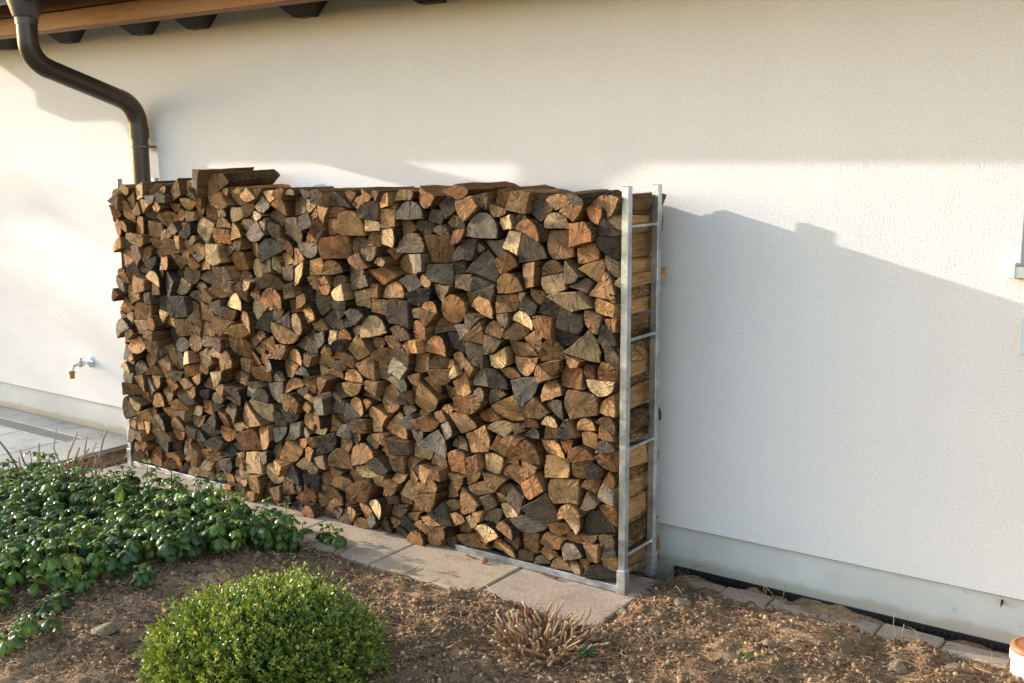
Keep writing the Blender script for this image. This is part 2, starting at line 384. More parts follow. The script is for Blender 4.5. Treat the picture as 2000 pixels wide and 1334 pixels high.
# eaves: beam under the rafters, boards above it, dark shaped rafter feet on the wall, roof slab over all
MB().box(-5.32, 5.0, -.380, -.300, 2.157, 2.243, .004).build('beam', TIMBER, house)
MB().box(-5.45, 5.0, -.376, -.335, 2.247, 2.40, .003).build('fascia_board', TIMBER2, house)
def frustum(x, w0, w1, y0a, y0b, z0, z1, z2):
    v = [(x-w0, 0, z0), (x+w0, 0, z0), (x+w0, -y0a, z0), (x-w0, -y0a, z0), (x-w1, 0, z1), (x+w1, 0, z1), (x+w1, -y0b, z1), (x-w1, -y0b, z1), (x-w1, 0, z2), (x+w1, 0, z2), (x+w1, -y0b, z2), (x-w1, -y0b, z2)]
    v = [(a, b-.001, c) for a, b, c in v]
    return MB().add(v, [(0, 1, 2, 3), (0, 4, 5, 1), (1, 5, 6, 2), (2, 6, 7, 3), (3, 7, 4, 0), (4, 8, 9, 5), (5, 9, 10, 6), (6, 10, 11, 7), (7, 11, 8, 4), (8, 11, 10, 9)])
for x in (-4.75, -4.22, -3.62, -2.985, -2.55, -1.815, -1.09, -.45, .2, .85, 1.5):
    frustum(x, .05, .155, .05, .13, 2.148, 2.245, 2.42).build('rafter_foot', DARKWOOD, house)
# roof: underside runs from the wall down and out to the eave
def prism(x0, x1, prof):
    n = len(prof); v = [(x0, a, b) for a, b in prof] + [(x1, a, b) for a, b in prof]
    return MB().add(v, [tuple(range(n)), tuple(range(n, 2*n))] + [(i, (i+1) % n, n+(i+1) % n, n+i) for i in range(n)])
prism(-5.80, 5.0, [(-.50, 2.293), (.30, 3.01), (.30, 3.2), (-.50, 2.42)]).build('roof', TILE, house)
prism(-5.66, 5.0, [(-.66, 2.37), (-.501, 2.33), (-.501, 2.43), (-.66, 2.41)]).build('roof_edge', TILE, house)
# ---- gutter and downpipe
gut = empty('gutter', (-3, -.63, 2.3), 'brown half-round roof gutter above the downpipe, at the top left corner', 'gutter')
def gutter(x0, x1, yc, zc, r):
    n = 12; v = []; 
    for x in (x0, x1):
        for rr in (r, r-.004):
            for k in range(n+1):
                a = math.pi + math.pi*k/n; v.append((x, yc+rr*math.cos(a), zc+rr*math.sin(a)))
    N = n+1; f = []
    for k in range(n):
        f += [(k, k+1, 2*N+k+1, 2*N+k), (N+k, 3*N+k, 3*N+k+1, N+k+1), (k, N+k, N+k+1, k+1), (2*N+k, 2*N+k+1, 3*N+k+1, 3*N+k)]
    f += [(0, 2*N, 3*N, N), (n, N+n, 3*N+n, 2*N+n), tuple(range(N)), tuple(range(2*N, 3*N))]
    return MB().add(v, f)
gutter(-5.62, 5.0, -.63, 2.327, .075).build('trough', PIPE, gut)
dp = empty('downpipe', (-3.017, -.057, 0), 'dark brown round downpipe with a tapered outlet, swan-necked to the wall behind the woodpile', 'downpipe')
R_ = .047
def bend(p0, p1, p2, r, n=8):
    p0, p1, p2 = map(Vector, (p0, p1, p2)); a = (p0-p1).normalized(); b = (p2-p1).normalized()
    th = math.acos(max(-1, min(1, a.dot(b)))); d = r/math.tan(th/2); s, e = p1+a*d, p1+b*d; c = p1 + (a+b).normalized()*(r/math.sin(th/2))
    out = []
    for i in range(n+1):
        t = i/n; v = (s-c).lerp(e-c, t); out.append(c + v.normalized()*r)
    # even angular spacing is close enough for these angles
    return out
A0, A1, A2, A3 = Vector((-3.062, -.60, 2.17)), Vector((-3.062, -.60, 1.99)), Vector((-3.020, -.060, 1.800)), Vector((-3.017, -.060, -.02))
b1 = bend(A0, A1, A2, .13); b2 = bend(A1, A2, A3, .13)
MB().tube([A0]+b1+[b1[-1]+(b2[0]-b1[-1])*.02], R_, 24).build('elbow', PIPE, dp, angle=40)
MB().tube([b1[-1]+(b2[0]-b1[-1])*.01, b2[0]+(b1[-1]-b2[0])*.02], R_-.0015, 24).build('offset_pipe', PIPE, dp, angle=40)
MB().tube([b2[0]+(b1[-1]-b2[0])*.03]+b2+[Vector((A3.x, A3.y, b2[-1].z-.035))], R_, 24).build('elbow', PIPE, dp, angle=40)
MB().tube([(A3.x, A3.y, b2[-1].z-.03), (A3.x, A3.y, -.02)], R_-.003, 24).build('pipe', PIPE, dp, angle=40)
MB().tube([(A3.x, A3.y, b2[-1].z-.02), (A3.x, A3.y, b2[-1].z-.075)], R_+.0025, 24).build('collar', PIPE, dp, angle=40)
MB().lathe([(R_+.003, 2.155), (R_+.005, 2.185), (R_+.012, 2.19), (.088, 2.285), (.09, 2.32), (.084, 2.32)], (A0.x, A0.y, 0), 28).build('outlet_funnel', PIPE2, dp, angle=30)
cl = MB().tube([(A3.x, A3.y, 1.588), (A3.x, A3.y, 1.600)], R_+.0015, 24).build('clamp', PIPE2, dp, angle=40)
s_ = MB().tube([(A3.x+.052, A3.y, 1.594), (A3.x+.052, .02, 1.594)], .005, 8).tube([(A3.x+.046, A3.y-.02, 1.594), (A3.x+.074, A3.y-.02, 1.594)], .006, 8).build('screw', PIPE2, None); s_.parent = cl; s_.matrix_parent_inverse = Matrix()

# ---- garden tap
tap = empty('garden_tap', (-3.679, 0, .395), 'small chrome garden tap with brass hose coupling on the wall left of the woodpile', 'tap')
tx, tz = -3.672, .393
MB().lathe([(.030, -.001), (.030, -.012), (.020, -.022), (.012, -.024)], (tx, 0, tz), 20, 'y').build('wall_flange', CHROME, tap, angle=40)
MB().tube([(tx, -.02, tz), (tx, -.085, tz)], .0105, 14).tube([(tx, -.066, tz+.016), (tx, -.066, tz-.016)], .015, 14).build('tap_body', CHROME, tap, angle=40)
MB().tube([(tx, -.078, tz), (tx, -.11, tz-.008), (tx, -.128, tz-.032)], .0085, 12).build('spout', CHROME, tap, angle=40)
MB().tube([(tx, -.066, tz+.014), (tx, -.066, tz+.034)], .005, 8).tube([(tx-.022, -.070, tz+.036), (tx+.022, -.062, tz+.036)], .005, 8).build('handle', CHROME, tap, angle=40)
MB().lathe([(.014, -.074), (.014, -.050), (.017, -.048), (.017, -.034), (.012, -.032)], (tx, -.128, tz), 14).box(tx-.02, tx+.02, -.132, -.124, tz-.064, tz-.054).build('hose_coupling', BRASS, tap, angle=40)

# ---- things by the wall on the right
wb = MB().box(1.185, 1.26, -.028, 0, .94, 1.058, .003).build('wall_box', m_simple('pale_grey_plastic', (.62, .68, .72), .5, .3, bump=0))
setp(wb, 'small pale grey box on the white wall below the sill at the right edge', 'box')
hk = MB().box(1.183, 1.188, -.0, .013, .128, .143).box(1.184, 1.187, -.004, .0, .123, .138).build('plinth_hook', DARKWOOD)
setp(hk, 'tiny dark metal hook on the grey plinth above the lidded pipe', 'hook')
# dimpled membrane
m = MB(); L = .0
x0, x1 = .03, 1.9
m.box(x0, x1, .004, .0125, -.10, -.001)
for r_ in range(3):
    for k in range(int((x1-x0)/.024)):
        cx, cz = x0+.012+k*.024+(r_ % 2)*.012, -.014-r_*.021; n = 7
        v = [(cx+.0085*math.cos(math.tau*i/n), .004, cz+.0085*math.sin(math.tau*i/n)) for i in range(n)] + [(cx+.005*math.cos(math.tau*i/n), -.004, cz+.005*math.sin(math.tau*i/n)) for i in range(n)]
        m.add(v, [(i, (i+1) % n, n+(i+1) % n, n+i) for i in range(n)] + [tuple(range(n, 2*n))])
setp(m.build('dimpled_membrane', BLACK), 'black dimpled damp-proof membrane along the foot of the plinth, right of the rack', 'membrane')
# edging stones
es_x = [(.085, .262), (.268, .440), (.448, .622), (.630, .826), (.834, 1.03), (1.036, 1.24), (1.246, 1.45), (1.456, 1.66)]
lab = ['pinkish edging stone nearest the metal rack, half buried by soil', 'pinkish edging stone, second from the rack', 'edging stone with a pale mortar smear, third from the rack',
       'edging stone fourth from the rack along the plinth', 'worn edging stone fifth from the rack along the plinth', 'edging stone just left of the lidded pipe', 'edging stone behind the lidded pipe', 'edging stone right of the lidded pipe']
for k, (a, b) in enumerate(es_x):
    t = (1.0, .86, .80) if k < 2 else (1.0, .97, .90)
    me = slab_mesh('edging_stone', -(b-a)/2, (b-a)/2, -.049, .049, -.04, .0, EDGE, t, .006)
    o = link('edging_stone', me); o.location = ((a+b)/2, -.077+rg.uniform(-.004, .004), -.015+rg.uniform(-.005, .003)); o.rotation_euler = (rg.uniform(-.03, .03), rg.uniform(-.012, .012), rg.uniform(-.02, .02))
    setp(o, lab[k], 'edging stone', 'edging stones along the plinth')
# lidded pipe
pt = empty('inspection_pipe', (1.312, -.165, -.03), 'cream plastic pipe stub with an orange lid standing in the soil at the right edge', 'pipe')
px, py = 1.318, -.175
MB().lathe([(.062, -.06), (.062, .068), (.067, .071), (.067, .098), (.064, .100)], (px, py, -.02), 40).build('pipe_stub', POT, pt, angle=30)
MB().lathe([(.066, .1005), (.067, .106), (.064, .114), (.056, .117), (.052, .1145), (.01, .1145)], (px, py, -.02), 40).build('lid', LID, pt, angle=30)

# ================================================================ the metal rack
rack = empty('firewood_rack', (-1.42, -.235, 0), 'galvanised steel firewood rack with ladder-like end frames and low base rails', 'rack')
H = 1.44; hw = .0135
for (x, y, lx0, lx1) in ((0, -.3334, 0, 0), (0, -.1237, 0, 0), (-2.845, -.3334, .022, -.022), (-2.845, -.1237, .022, -.022)):
    m = MB(); m.box(-hw, hw, -hw, hw, 0, H, .0018); v = [(a+x+lx1+(lx0-lx1)*c/H, b+y, c) for a, b, c in m.v]
    m.v = v; m.build('post', GALV, rack)
    MB().box(x+lx1-hw-.0035, x+lx1+hw+.0035, y-hw-.0035, y+hw+.0035, -.002, .088, .002).build('foot_socket', GALV, rack)
for x in (0, -2.845):
    for k in range(4):
        MB().tube([(x, -.3334+.012, .134+.3893*k), (x, -.1237-.012, .134+.3893*k)], .0062, 12).tube([(x, -.3334+.012, .134+.3893*k), (x, -.3334+.019, .134+.3893*k)], [.0105, .0065], 10).tube([(x, -.1237-.012, .134+.3893*k), (x, -.1237-.019, .134+.3893*k)], [.0105, .0065], 10).build('rung', GALV, rack, angle=40)
for (a, b) in ((-2.845-.022+.018, -2.13), (-.755, -.018)):
    for y in (-.3334, -.1237):
        MB().box(a, b, y-.0125, y+.0125, .001, .026, .0015).build('base_rail', GALV, rack)
for x in (-.10, -2.74): MB().box(x-.012, x+.012, -.3205, -.1365, .002, .022).build('cross_bar', GALV, rack)

# ================================================================ firewood
KINDS = ['quarter-split', 'half-round', 'four-sided', 'triangular', 'round', 'slab-shaped']
def log_shape(rg, area=None):
    """outline of one split log, counter-clockwise, metres, centred; bark[i] tells whether edge i is bark"""
    kind = rg.choices(['wedge', 'half', 'quad', 'triangle', 'round', 'slab'], [44, 13, 14, 18, 1.5, 9])[0]
    pts, bark = [], []
    def arc(cx, cy, r, a0, a1, n, sq=1.0):
        for i in range(n + 1):
            a = a0 + (a1 - a0) * i / n
            rr = r * (1 + rg.uniform(-.035, .035))
            pts.append([cx + rr * math.cos(a), cy + sq * rr * math.sin(a)]); bark.append(i < n)
    def side(p, q, n=3, amp=.035):
        L = math.hypot(q[0]-p[0], q[1]-p[1]); nx, ny = (q[1]-p[1])/L, -(q[0]-p[0])/L
        bow = rg.uniform(-.05, .05)
        for i in range(1, n):
            t = i / n; d = L * (bow * 4*t*(1-t) + rg.uniform(-amp, amp) * .5)
            pts.append([p[0] + (q[0]-p[0])*t + nx*d, p[1] + (q[1]-p[1])*t + ny*d]); bark.append(False)
    if kind == 'wedge':
        a = math.radians(rg.uniform(48, 115)); arc(0, 0, 1, -a/2, a/2, 7)
        p = pts[-1]; bark[-1] = False
        ap = [rg.uniform(-.02, .12), rg.uniform(-.08, .08)]
        side(p, ap); pts.append(ap); bark.append(False); side(ap, pts[0])
    elif kind == 'half':
        a = math.radians(rg.uniform(150, 195)); arc(0, 0, 1, -a/2, a/2, 9, rg.uniform(.8, 1)); bark[-1] = False
        side(pts[-1], pts[0], 4)
    elif kind == 'round':
        arc(0, 0, 1, 0, math.tau * 13/14, 13, rg.uniform(.85, 1)); bark[-1] = True
    else:
        n = 3 if kind == 'triangle' else 4
        cs = []
        for i in range(n):
            a = math.tau * (i + rg.uniform(-.22, .22)) / n
            r = rg.uniform(.75, 1.1); cs.append([r*math.cos(a), r*math.sin(a)*(.5 if kind == 'slab' else 1)])
        bk = rg.randrange(n) if rg.random() < .7 else -1
        for i in range(n):
            p, q = cs[i], cs[(i+1) % n]; pts.append(p)
            if i == bk:
                bark.append(True); L = math.hypot(q[0]-p[0], q[1]-p[1]); nx, ny = (q[1]-p[1])/L, -(q[0]-p[0])/L
                for k in range(1, 5):
                    t = k/5; d = L * (.16 * 4*t*(1-t) + rg.uniform(-.012, .012))
                    pts.append([p[0]+(q[0]-p[0])*t+nx*d, p[1]+(q[1]-p[1])*t+ny*d]); bark.append(True)
            else:
                bark.append(False); side(p, q)
    P = np.array(pts)
    x, y = P[:, 0], P[:, 1]
    A = .5 * np.sum(x*np.roll(y, -1) - np.roll(x, -1)*y)
    cx = np.sum((x+np.roll(x, -1))*(x*np.roll(y, -1)-np.roll(x, -1)*y)) / (6*A)
    cy = np.sum((y+np.roll(y, -1))*(x*np.roll(y, -1)-np.roll(x, -1)*y)) / (6*A)
    P = P - [cx, cy]
    pith = np.array([-cx, -cy])
    area = area or .005
    s = math.sqrt(area / abs(A))
    return KIND_NAMES.index(kind), P * s, bark, pith * s, area

KIND_NAMES = ['wedge', 'half', 'quad', 'triangle', 'round', 'slab']
# how the logs lie on one another: (shape seed, end area in 0.1 cm2, turn in degrees, x and height of the centre in mm)
PACK = [
    (1199,317,214,-2082,24), (6098,456,39,-1987,32), (1713,257,135,-1907,23), (659,725,319,-1804,37), (3229,216,158,-1715,21), (467,162,333,-1675,48), (1672,385,87,-1625,23), (3290,322,91,-1532,23),
    (8302,414,83,-1440,26), (9643,245,257,-1378,45), (6163,404,28,-1333,28), (7442,401,94,-1236,23), (5842,439,309,-1118,29), (144,335,92,-1030,21), (9740,438,88,-931,25), (5398,544,228,-847,45),
    (5865,329,219,-780,30), (3050,191,99,-345,49), (484,277,121,-2799,108), (6689,532,98,-2776,59), (4735,172,65,-2735,95), (2072,473,91,-2712,141), (7762,1145,228,-2648,82), (8819,287,112,-2554,102),
    (5078,456,93,-2536,55), (7514,178,332,-2474,70), (3332,333,255,-2473,112), (5986,307,205,-2425,54), (4339,340,79,-2383,101), (7859,584,90,-2331,59), (6744,648,196,-2316,143), (480,439,119,-2245,111),
    (4449,267,316,-2240,57), (3276,324,114,-2179,103), (9471,392,80,-2158,57), (2564,259,156,-2098,70), (4588,670,289,-2094,134), (9563,398,53,-2032,86), (4955,270,228,-1976,112), (3477,138,292,-1958,77),
    (2795,737,46,-1883,84), (8481,980,160,-1772,148), (267,359,241,-1742,69), (5723,454,53,-1680,99), (8451,136,325,-1621,100), (7224,334,108,-1589,61), (9368,318,117,-1553,95), (5328,370,116,-1487,69),
    (2638,468,266,-1451,112), (673,207,109,-1395,80), (6657,208,24,-1372,120), (3235,306,108,-1321,102), (470,310,86,-1282,63), (9386,442,16,-1216,88), (7361,302,273,-1162,55), (9060,463,55,-1141,114),
    (9158,199,81,-1064,58), (2308,514,213,-1052,108), (7224,376,286,-991,64), (8626,168,281,-961,102), (134,456,99,-938,141), (7743,265,65,-914,73), (1381,306,356,-865,103), (7345,779,255,-798,145),
    (3180,243,326,-783,80), (380,336,224,-705,105), (7071,650,167,-675,56), (7165,362,56,-623,92), (8068,531,85,-565,125), (1135,635,87,-522,62), (9666,306,66,-478,101), (3150,268,132,-417,52),
    (4100,606,313,-399,111), (1611,348,187,-312,86), (3557,539,19,-291,138), (1929,309,89,-261,51), (4911,610,114,-205,116), (9590,260,152,-198,55), (5098,202,56,-158,79), (9275,438,51,-115,135),
    (2390,564,97,-93,59), (7070,176,330,-52,143), (7347,283,229,-46,102), (7163,236,128,-2792,231), (6434,516,308,-2782,176), (8924,588,146,-2718,247), (1527,258,44,-2693,189), (8589,362,325,-2642,239),
    (5140,1095,79,-2585,175), (4905,552,72,-2502,221), (7007,356,227,-2480,166), (2510,473,269,-2403,238), (4184,559,41,-2393,166), (1601,206,112,-2345,214), (3505,211,271,-2285,204), (6522,257,57,-2245,165),
    (5194,380,209,-2243,250), (3220,299,82,-2204,209), (1631,432,8,-2159,166), (6035,507,99,-2130,236), (3011,441,274,-2069,203), (611,331,123,-2011,164), (8057,418,267,-2004,239), (8110,145,283,-1977,201),
    (7760,93,48,-1970,151), (6425,1135,328,-1898,176), (8291,309,321,-1814,217), (9838,366,201,-1698,195), (5876,566,25,-1646,159), (9205,375,278,-1590,217), (1855,568,227,-1540,153), (301,370,290,-1512,214),
    (2131,571,151,-1455,175), (6811,289,193,-1392,214), (4765,560,69,-1347,170), (5003,397,88,-1291,215), (820,1107,118,-1226,169), (2141,538,170,-1218,250), (9108,251,333,-1127,226), (6279,172,325,-1127,177),
    (7538,256,226,-1079,152), (4991,443,306,-1064,210), (5420,211,224,-1012,162), (9731,447,17,-979,207), (826,391,111,-906,234), (9181,667,286,-863,194), (6110,241,175,-746,194), (9722,282,80,-713,151),
    (6036,789,297,-666,221), (1677,199,271,-645,151), (5886,161,225,-615,180), (5256,326,156,-571,239), (2472,384,123,-558,184), (2965,409,74,-486,219), (5001,401,72,-483,154), (319,899,268,-389,189),
    (6422,442,272,-263,193), (7958,241,81,-192,172), (111,267,173,-190,228), (4519,185,277,-129,182), (783,1014,104,-99,242), (6543,308,240,-54,185), (5754,861,167,-2776,315), (2534,447,254,-2706,347),
    (4409,397,249,-2653,297), (4973,148,132,-2598,318), (8717,341,301,-2573,264), (4983,493,62,-2519,290), (15,475,359,-2482,335), (7784,592,89,-2407,288), (7688,308,289,-2378,338), (4223,438,293,-2308,264),
    (3117,482,279,-2279,319), (820,644,85,-2182,287), (725,402,8,-2148,341), (4008,610,263,-2061,290), (4052,433,250,-1997,340), (1808,1075,254,-1925,279), (5021,1236,148,-1816,311), (6167,573,60,-1739,257),
    (3686,398,322,-1723,338), (8899,88,5,-1689,310), (98,863,295,-1646,265), (9918,267,280,-1580,318), (618,408,151,-1540,275), (3396,208,55,-1514,332), (9849,331,244,-1465,253), (7718,972,221,-1430,338),
    (948,962,89,-1356,279), (6184,1045,113,-1233,321), (6475,678,267,-1129,289), (5591,377,287,-1109,348), (4757,483,320,-1033,315), (9168,295,207,-1021,258), (3316,305,257,-969,321), (7624,247,180,-947,270),
    (6040,97,194,-930,309), (4999,415,40,-884,300), (143,305,65,-834,260), (4706,277,139,-807,315), (5273,531,51,-765,252), (3008,383,332,-719,299), (8767,431,314,-646,335), (8653,450,175,-615,283),
    (1279,489,261,-554,324), (2577,139,225,-522,261), (6123,249,112,-503,297), (3567,667,9,-438,274), (5497,729,163,-356,341), (4601,1099,257,-313,262), (2925,1056,136,-230,345), (5302,438,105,-202,274),
    (9441,333,294,-125,319), (2461,327,51,-46,296), (904,647,132,-2769,413), (5036,358,218,-2677,387), (7277,486,173,-2622,439), (9472,892,105,-2575,377), (5836,634,259,-2490,427), (4947,433,352,-2420,375),
    (7029,914,258,-2360,427), (8028,267,128,-2305,359), (4834,765,212,-2229,393), (954,336,185,-2150,410), (2850,415,226,-2083,358), (6787,700,75,-2029,405), (2414,1148,117,-1901,388), (122,278,61,-1900,450),
    (5436,746,222,-1813,431), (5564,481,51,-1729,401), (655,371,15,-1658,424), (1107,557,310,-1641,361), (5518,227,285,-1566,360), (2549,671,34,-1553,425), (3064,331,123,-1491,387), (748,330,43,-1477,440),
    (6317,376,2,-1415,414), (2038,383,92,-1361,447), (642,440,33,-1327,353), (6508,387,129,-1315,412), (8491,268,315,-1262,387), (5558,507,132,-1239,441), (844,296,96,-1180,382), (8080,286,51,-1167,447),
    (1542,326,241,-1118,402), (3572,568,319,-1027,382), (286,455,279,-929,446), (1460,726,122,-928,380), (3563,463,95,-829,359), (7509,894,70,-826,432), (6376,789,149,-720,374), (1308,446,91,-715,447),
    (82,274,246,-632,390), (7304,644,125,-551,396), (5546,227,92,-469,422), (9060,703,70,-460,363), (2596,421,256,-387,401), (6398,902,225,-272,424), (8635,549,327,-169,429), (3915,364,114,-124,381),
    (7468,273,240,-102,440), (3201,419,217,-62,356), (8331,212,214,-47,410), (7108,528,36,-2780,478), (9453,261,79,-2778,527), (4472,572,108,-2688,529), (4556,538,224,-2685,462), (3690,349,93,-2572,528),
    (7617,623,272,-2556,479), (3385,447,82,-2432,478), (2807,340,267,-2396,524), (6218,350,81,-2320,497), (7371,368,294,-2282,458), (4945,299,290,-2254,523), (1031,265,33,-2204,458), (8058,727,264,-2176,519),
    (8297,389,33,-2114,545), (1278,492,267,-2114,454), (1726,219,112,-2082,498), (5420,778,41,-2006,478), (7294,436,39,-1913,505), (468,188,350,-1863,542), (2022,509,82,-1823,499), (1368,833,235,-1739,526),
    (9581,233,38,-1736,457), (2706,755,220,-1631,487), (4445,253,108,-1586,540), (9539,185,283,-1534,484), (9342,199,66,-1526,520), (955,578,57,-1450,502), (5806,414,131,-1361,503), (8303,503,113,-1285,490),
    (3351,510,67,-1249,529), (9030,151,85,-1194,544), (6077,631,12,-1142,498), (4579,991,15,-1049,461), (2438,289,122,-983,543), (5274,460,261,-959,494), (7558,145,108,-916,538), (6294,523,359,-865,509),
    (7407,276,260,-806,542), (3225,474,152,-761,497), (436,681,76,-689,536), (9521,1077,246,-613,476), (920,466,290,-513,466), (3995,509,102,-512,538), (9847,288,190,-454,500), (6411,188,114,-431,547),
    (5194,836,191,-390,463), (720,243,207,-379,534), (2135,487,127,-300,548), (5637,555,158,-290,492), (7453,226,331,-219,517), (8920,509,105,-167,489), (7400,373,214,-135,547), (4603,310,103,-69,529),
    (447,415,239,-58,480), (9877,642,37,-2780,586), (4603,192,109,-2702,582), (7588,907,273,-2691,639), (9551,587,84,-2617,578), (768,698,220,-2569,648), (8437,103,170,-2518,620), (101,911,182,-2498,558),
    (753,340,42,-2472,640), (6595,1024,239,-2400,604), (8261,514,65,-2306,558), (6124,481,150,-2301,620), (324,274,105,-2223,575), (3198,617,349,-2195,629), (3567,428,307,-2116,606), (3654,733,336,-2030,635),
    (8697,753,79,-2014,553), (9570,459,217,-1932,624), (9340,318,306,-1931,564), (3811,816,223,-1835,596), (9824,200,215,-1757,637), (491,403,97,-1729,592), (491,862,265,-1652,639), (8419,526,113,-1642,566),
    (9068,570,221,-1541,589), (5016,190,85,-1537,641), (6852,395,311,-1475,633), (2032,270,204,-1467,560), (3571,332,263,-1417,606), (391,761,111,-1365,566), (2639,589,92,-1277,646), (12,432,270,-1270,596),
    (932,312,84,-1191,576), (3945,357,28,-1164,616), (5619,1163,129,-1078,573), (1017,433,50,-1032,644), (2463,255,146,-983,591), (9284,197,43,-958,632), (6483,1100,194,-881,601), (1463,443,231,-777,631),
    (5687,223,99,-767,576), (5948,431,133,-696,601), (1732,398,307,-625,616), (822,544,179,-588,571), (6720,1032,75,-485,612), (4143,167,91,-377,574), (1570,635,274,-366,625), (8610,219,87,-287,595),
    (6052,514,178,-271,645), (9795,411,155,-219,569), (6121,327,96,-146,599), (364,278,349,-64,577), (8256,265,63,-56,616), (2218,315,115,-2778,664), (8672,713,119,-2774,728), (2616,260,124,-2707,701),
    (7710,94,321,-2689,746), (2148,144,299,-2643,681), (7684,621,141,-2631,740), (9976,309,214,-2559,707), (2991,1169,146,-2450,709), (5851,433,212,-2339,679), (2352,631,287,-2257,696), (3544,451,47,-2167,712),
    (9284,325,83,-2119,661), (9320,423,197,-2081,707), (9746,471,218,-2010,719), (9944,638,300,-1934,695), (2846,353,90,-1876,742), (6620,356,47,-1863,655), (5715,223,0,-1845,702), (3623,234,238,-1804,663),
    (5623,164,54,-1790,703), (8106,317,39,-1768,741), (2248,601,120,-1710,706), (2455,591,81,-1614,693), (5635,269,301,-1525,689), (258,477,217,-1449,690), (9319,217,292,-1427,736), (7604,328,78,-1382,651),
    (2285,389,135,-1364,730), (9644,212,259,-1339,682), (8952,295,119,-1295,712), (2625,746,239,-1198,691), (8006,542,132,-1117,681), (4998,719,28,-1019,712), (4582,248,173,-940,675), (4215,744,152,-903,745),
    (9230,330,48,-851,663), (8594,557,274,-794,704), (8694,157,162,-726,726), (2074,665,349,-701,675), (8322,495,103,-612,710), (4990,203,80,-607,660), (1963,357,121,-541,659), (8547,556,52,-530,722),
    (8971,922,332,-410,696), (3358,698,113,-296,706), (6507,1201,225,-168,672), (4176,554,272,-83,744), (2307,469,139,-61,675), (2278,171,184,-2802,779), (4543,547,277,-2767,825), (2473,217,116,-2726,779),
    (7415,1016,230,-2637,813), (7455,405,278,-2542,763), (9319,240,33,-2542,827), (674,236,196,-2494,804), (9966,563,79,-2439,784), (2050,830,126,-2336,760), (5844,349,285,-2236,762), (6190,356,130,-2228,815),
    (7195,619,44,-2167,840), (495,478,214,-2151,767), (2274,701,250,-2064,792), (8730,407,210,-2024,849), (9408,634,2,-1953,774), (5249,881,72,-1913,829), (4744,261,87,-1813,770), (2181,669,131,-1794,828),
    (2558,1019,253,-1678,785), (8124,389,189,-1669,847), (5809,855,182,-1581,840), (6642,1087,323,-1539,758), (7522,360,348,-1468,839), (1596,360,331,-1451,787), (7697,352,312,-1379,798), (6664,312,108,-1320,777),
    (7123,290,92,-1305,819), (7415,227,80,-1246,841), (5723,833,265,-1235,767), (2558,491,275,-1144,799), (1278,568,103,-1096,753), (4750,361,250,-1050,812), (1813,397,58,-986,764), (3411,190,118,-966,805),
    (1645,273,329,-912,811), (2680,738,86,-816,821), (4103,442,94,-803,756), (5665,80,148,-742,758), (244,539,146,-733,843), (3791,307,42,-713,776), (4964,322,187,-660,751), (6456,814,225,-625,811),
    (8117,529,246,-524,797), (7650,275,164,-475,750), (7479,638,337,-429,844), (7735,729,273,-409,787), (9336,415,233,-323,764), (5751,252,345,-278,797), (642,809,222,-204,766), (2450,205,258,-185,826),
    (4126,222,134,-134,793), (9631,444,119,-61,800), (7673,225,191,-2801,884), (7510,338,213,-2792,935), (3637,830,230,-2705,892), (4995,264,308,-2615,876), (1085,776,132,-2613,944), (8130,356,234,-2552,885),
    (5965,269,53,-2504,926), (3308,614,56,-2471,865), (9654,1307,329,-2349,856), (3241,596,291,-2323,948), (2949,269,134,-2261,858), (7279,415,299,-2250,910), (8817,482,274,-2161,915), (1145,476,232,-2097,871),
    (6506,790,87,-1969,905), (2575,682,195,-1843,889), (1910,82,290,-1768,893), (8111,1089,84,-1719,941), (7029,373,310,-1718,874), (5497,523,320,-1599,917), (3000,308,253,-1529,945), (7998,477,245,-1507,887),
    (8180,830,196,-1436,942), (6093,825,260,-1384,871), (6450,444,328,-1316,927), (4974,223,149,-1285,873), (3114,466,87,-1224,907), (126,1143,103,-1142,865), (3891,597,310,-1124,945), (8791,1202,46,-1011,933),
    (3178,475,73,-1001,852), (9338,254,40,-918,937), (6044,599,217,-902,873), (1947,372,262,-853,934), (78,565,224,-797,897), (4426,298,80,-690,893), (5962,331,276,-635,936), (6305,505,303,-620,883),
    (5014,461,307,-546,854), (7997,399,203,-533,909), (3617,487,290,-444,906), (8559,444,358,-366,885), (9116,564,225,-312,941), (3231,776,101,-289,850), (3088,439,256,-231,906), (3944,964,17,-144,877),
    (458,441,30,-61,923), (9683,318,42,-55,859), (7451,243,110,-2786,992), (8286,239,249,-2745,964), (2842,340,130,-2700,1017), (6744,283,132,-2691,966), (5079,579,96,-2605,1018), (2244,587,70,-2515,982),
    (9938,234,21,-2480,1024), (353,862,193,-2415,957), (3773,248,266,-2364,1009), (561,615,215,-2268,1008), (8019,308,93,-2208,957), (3507,810,96,-2148,1002), (7799,806,274,-2069,951), (1234,669,154,-2033,1030),
    (7810,185,226,-1995,978), (4051,315,114,-1932,1019), (8352,614,114,-1916,963), (7153,199,312,-1852,991), (9600,349,188,-1827,952), (3367,474,55,-1769,1008), (856,443,42,-1687,1015), (6417,440,142,-1615,979),
    (1251,382,158,-1538,995), (8273,331,224,-1476,1026), (106,190,60,-1414,1034), (912,253,284,-1410,999), (3890,254,115,-1348,1039), (2180,456,255,-1333,987), (2688,669,226,-1226,972), (1010,299,47,-1154,1007),
    (7869,723,93,-1053,1015), (4258,709,284,-907,1004), (6689,256,78,-835,972), (8772,504,276,-800,1032), (6095,1103,186,-737,969), (2113,221,82,-673,1023), (6541,775,74,-599,991), (8247,244,227,-499,950),
    (9430,696,313,-485,1010), (1360,82,16,-420,1042), (3305,458,72,-415,956), (6992,367,209,-384,1007), (8902,240,272,-347,1047), (800,526,300,-296,1007), (155,830,203,-209,966), (8399,791,347,-197,1042),
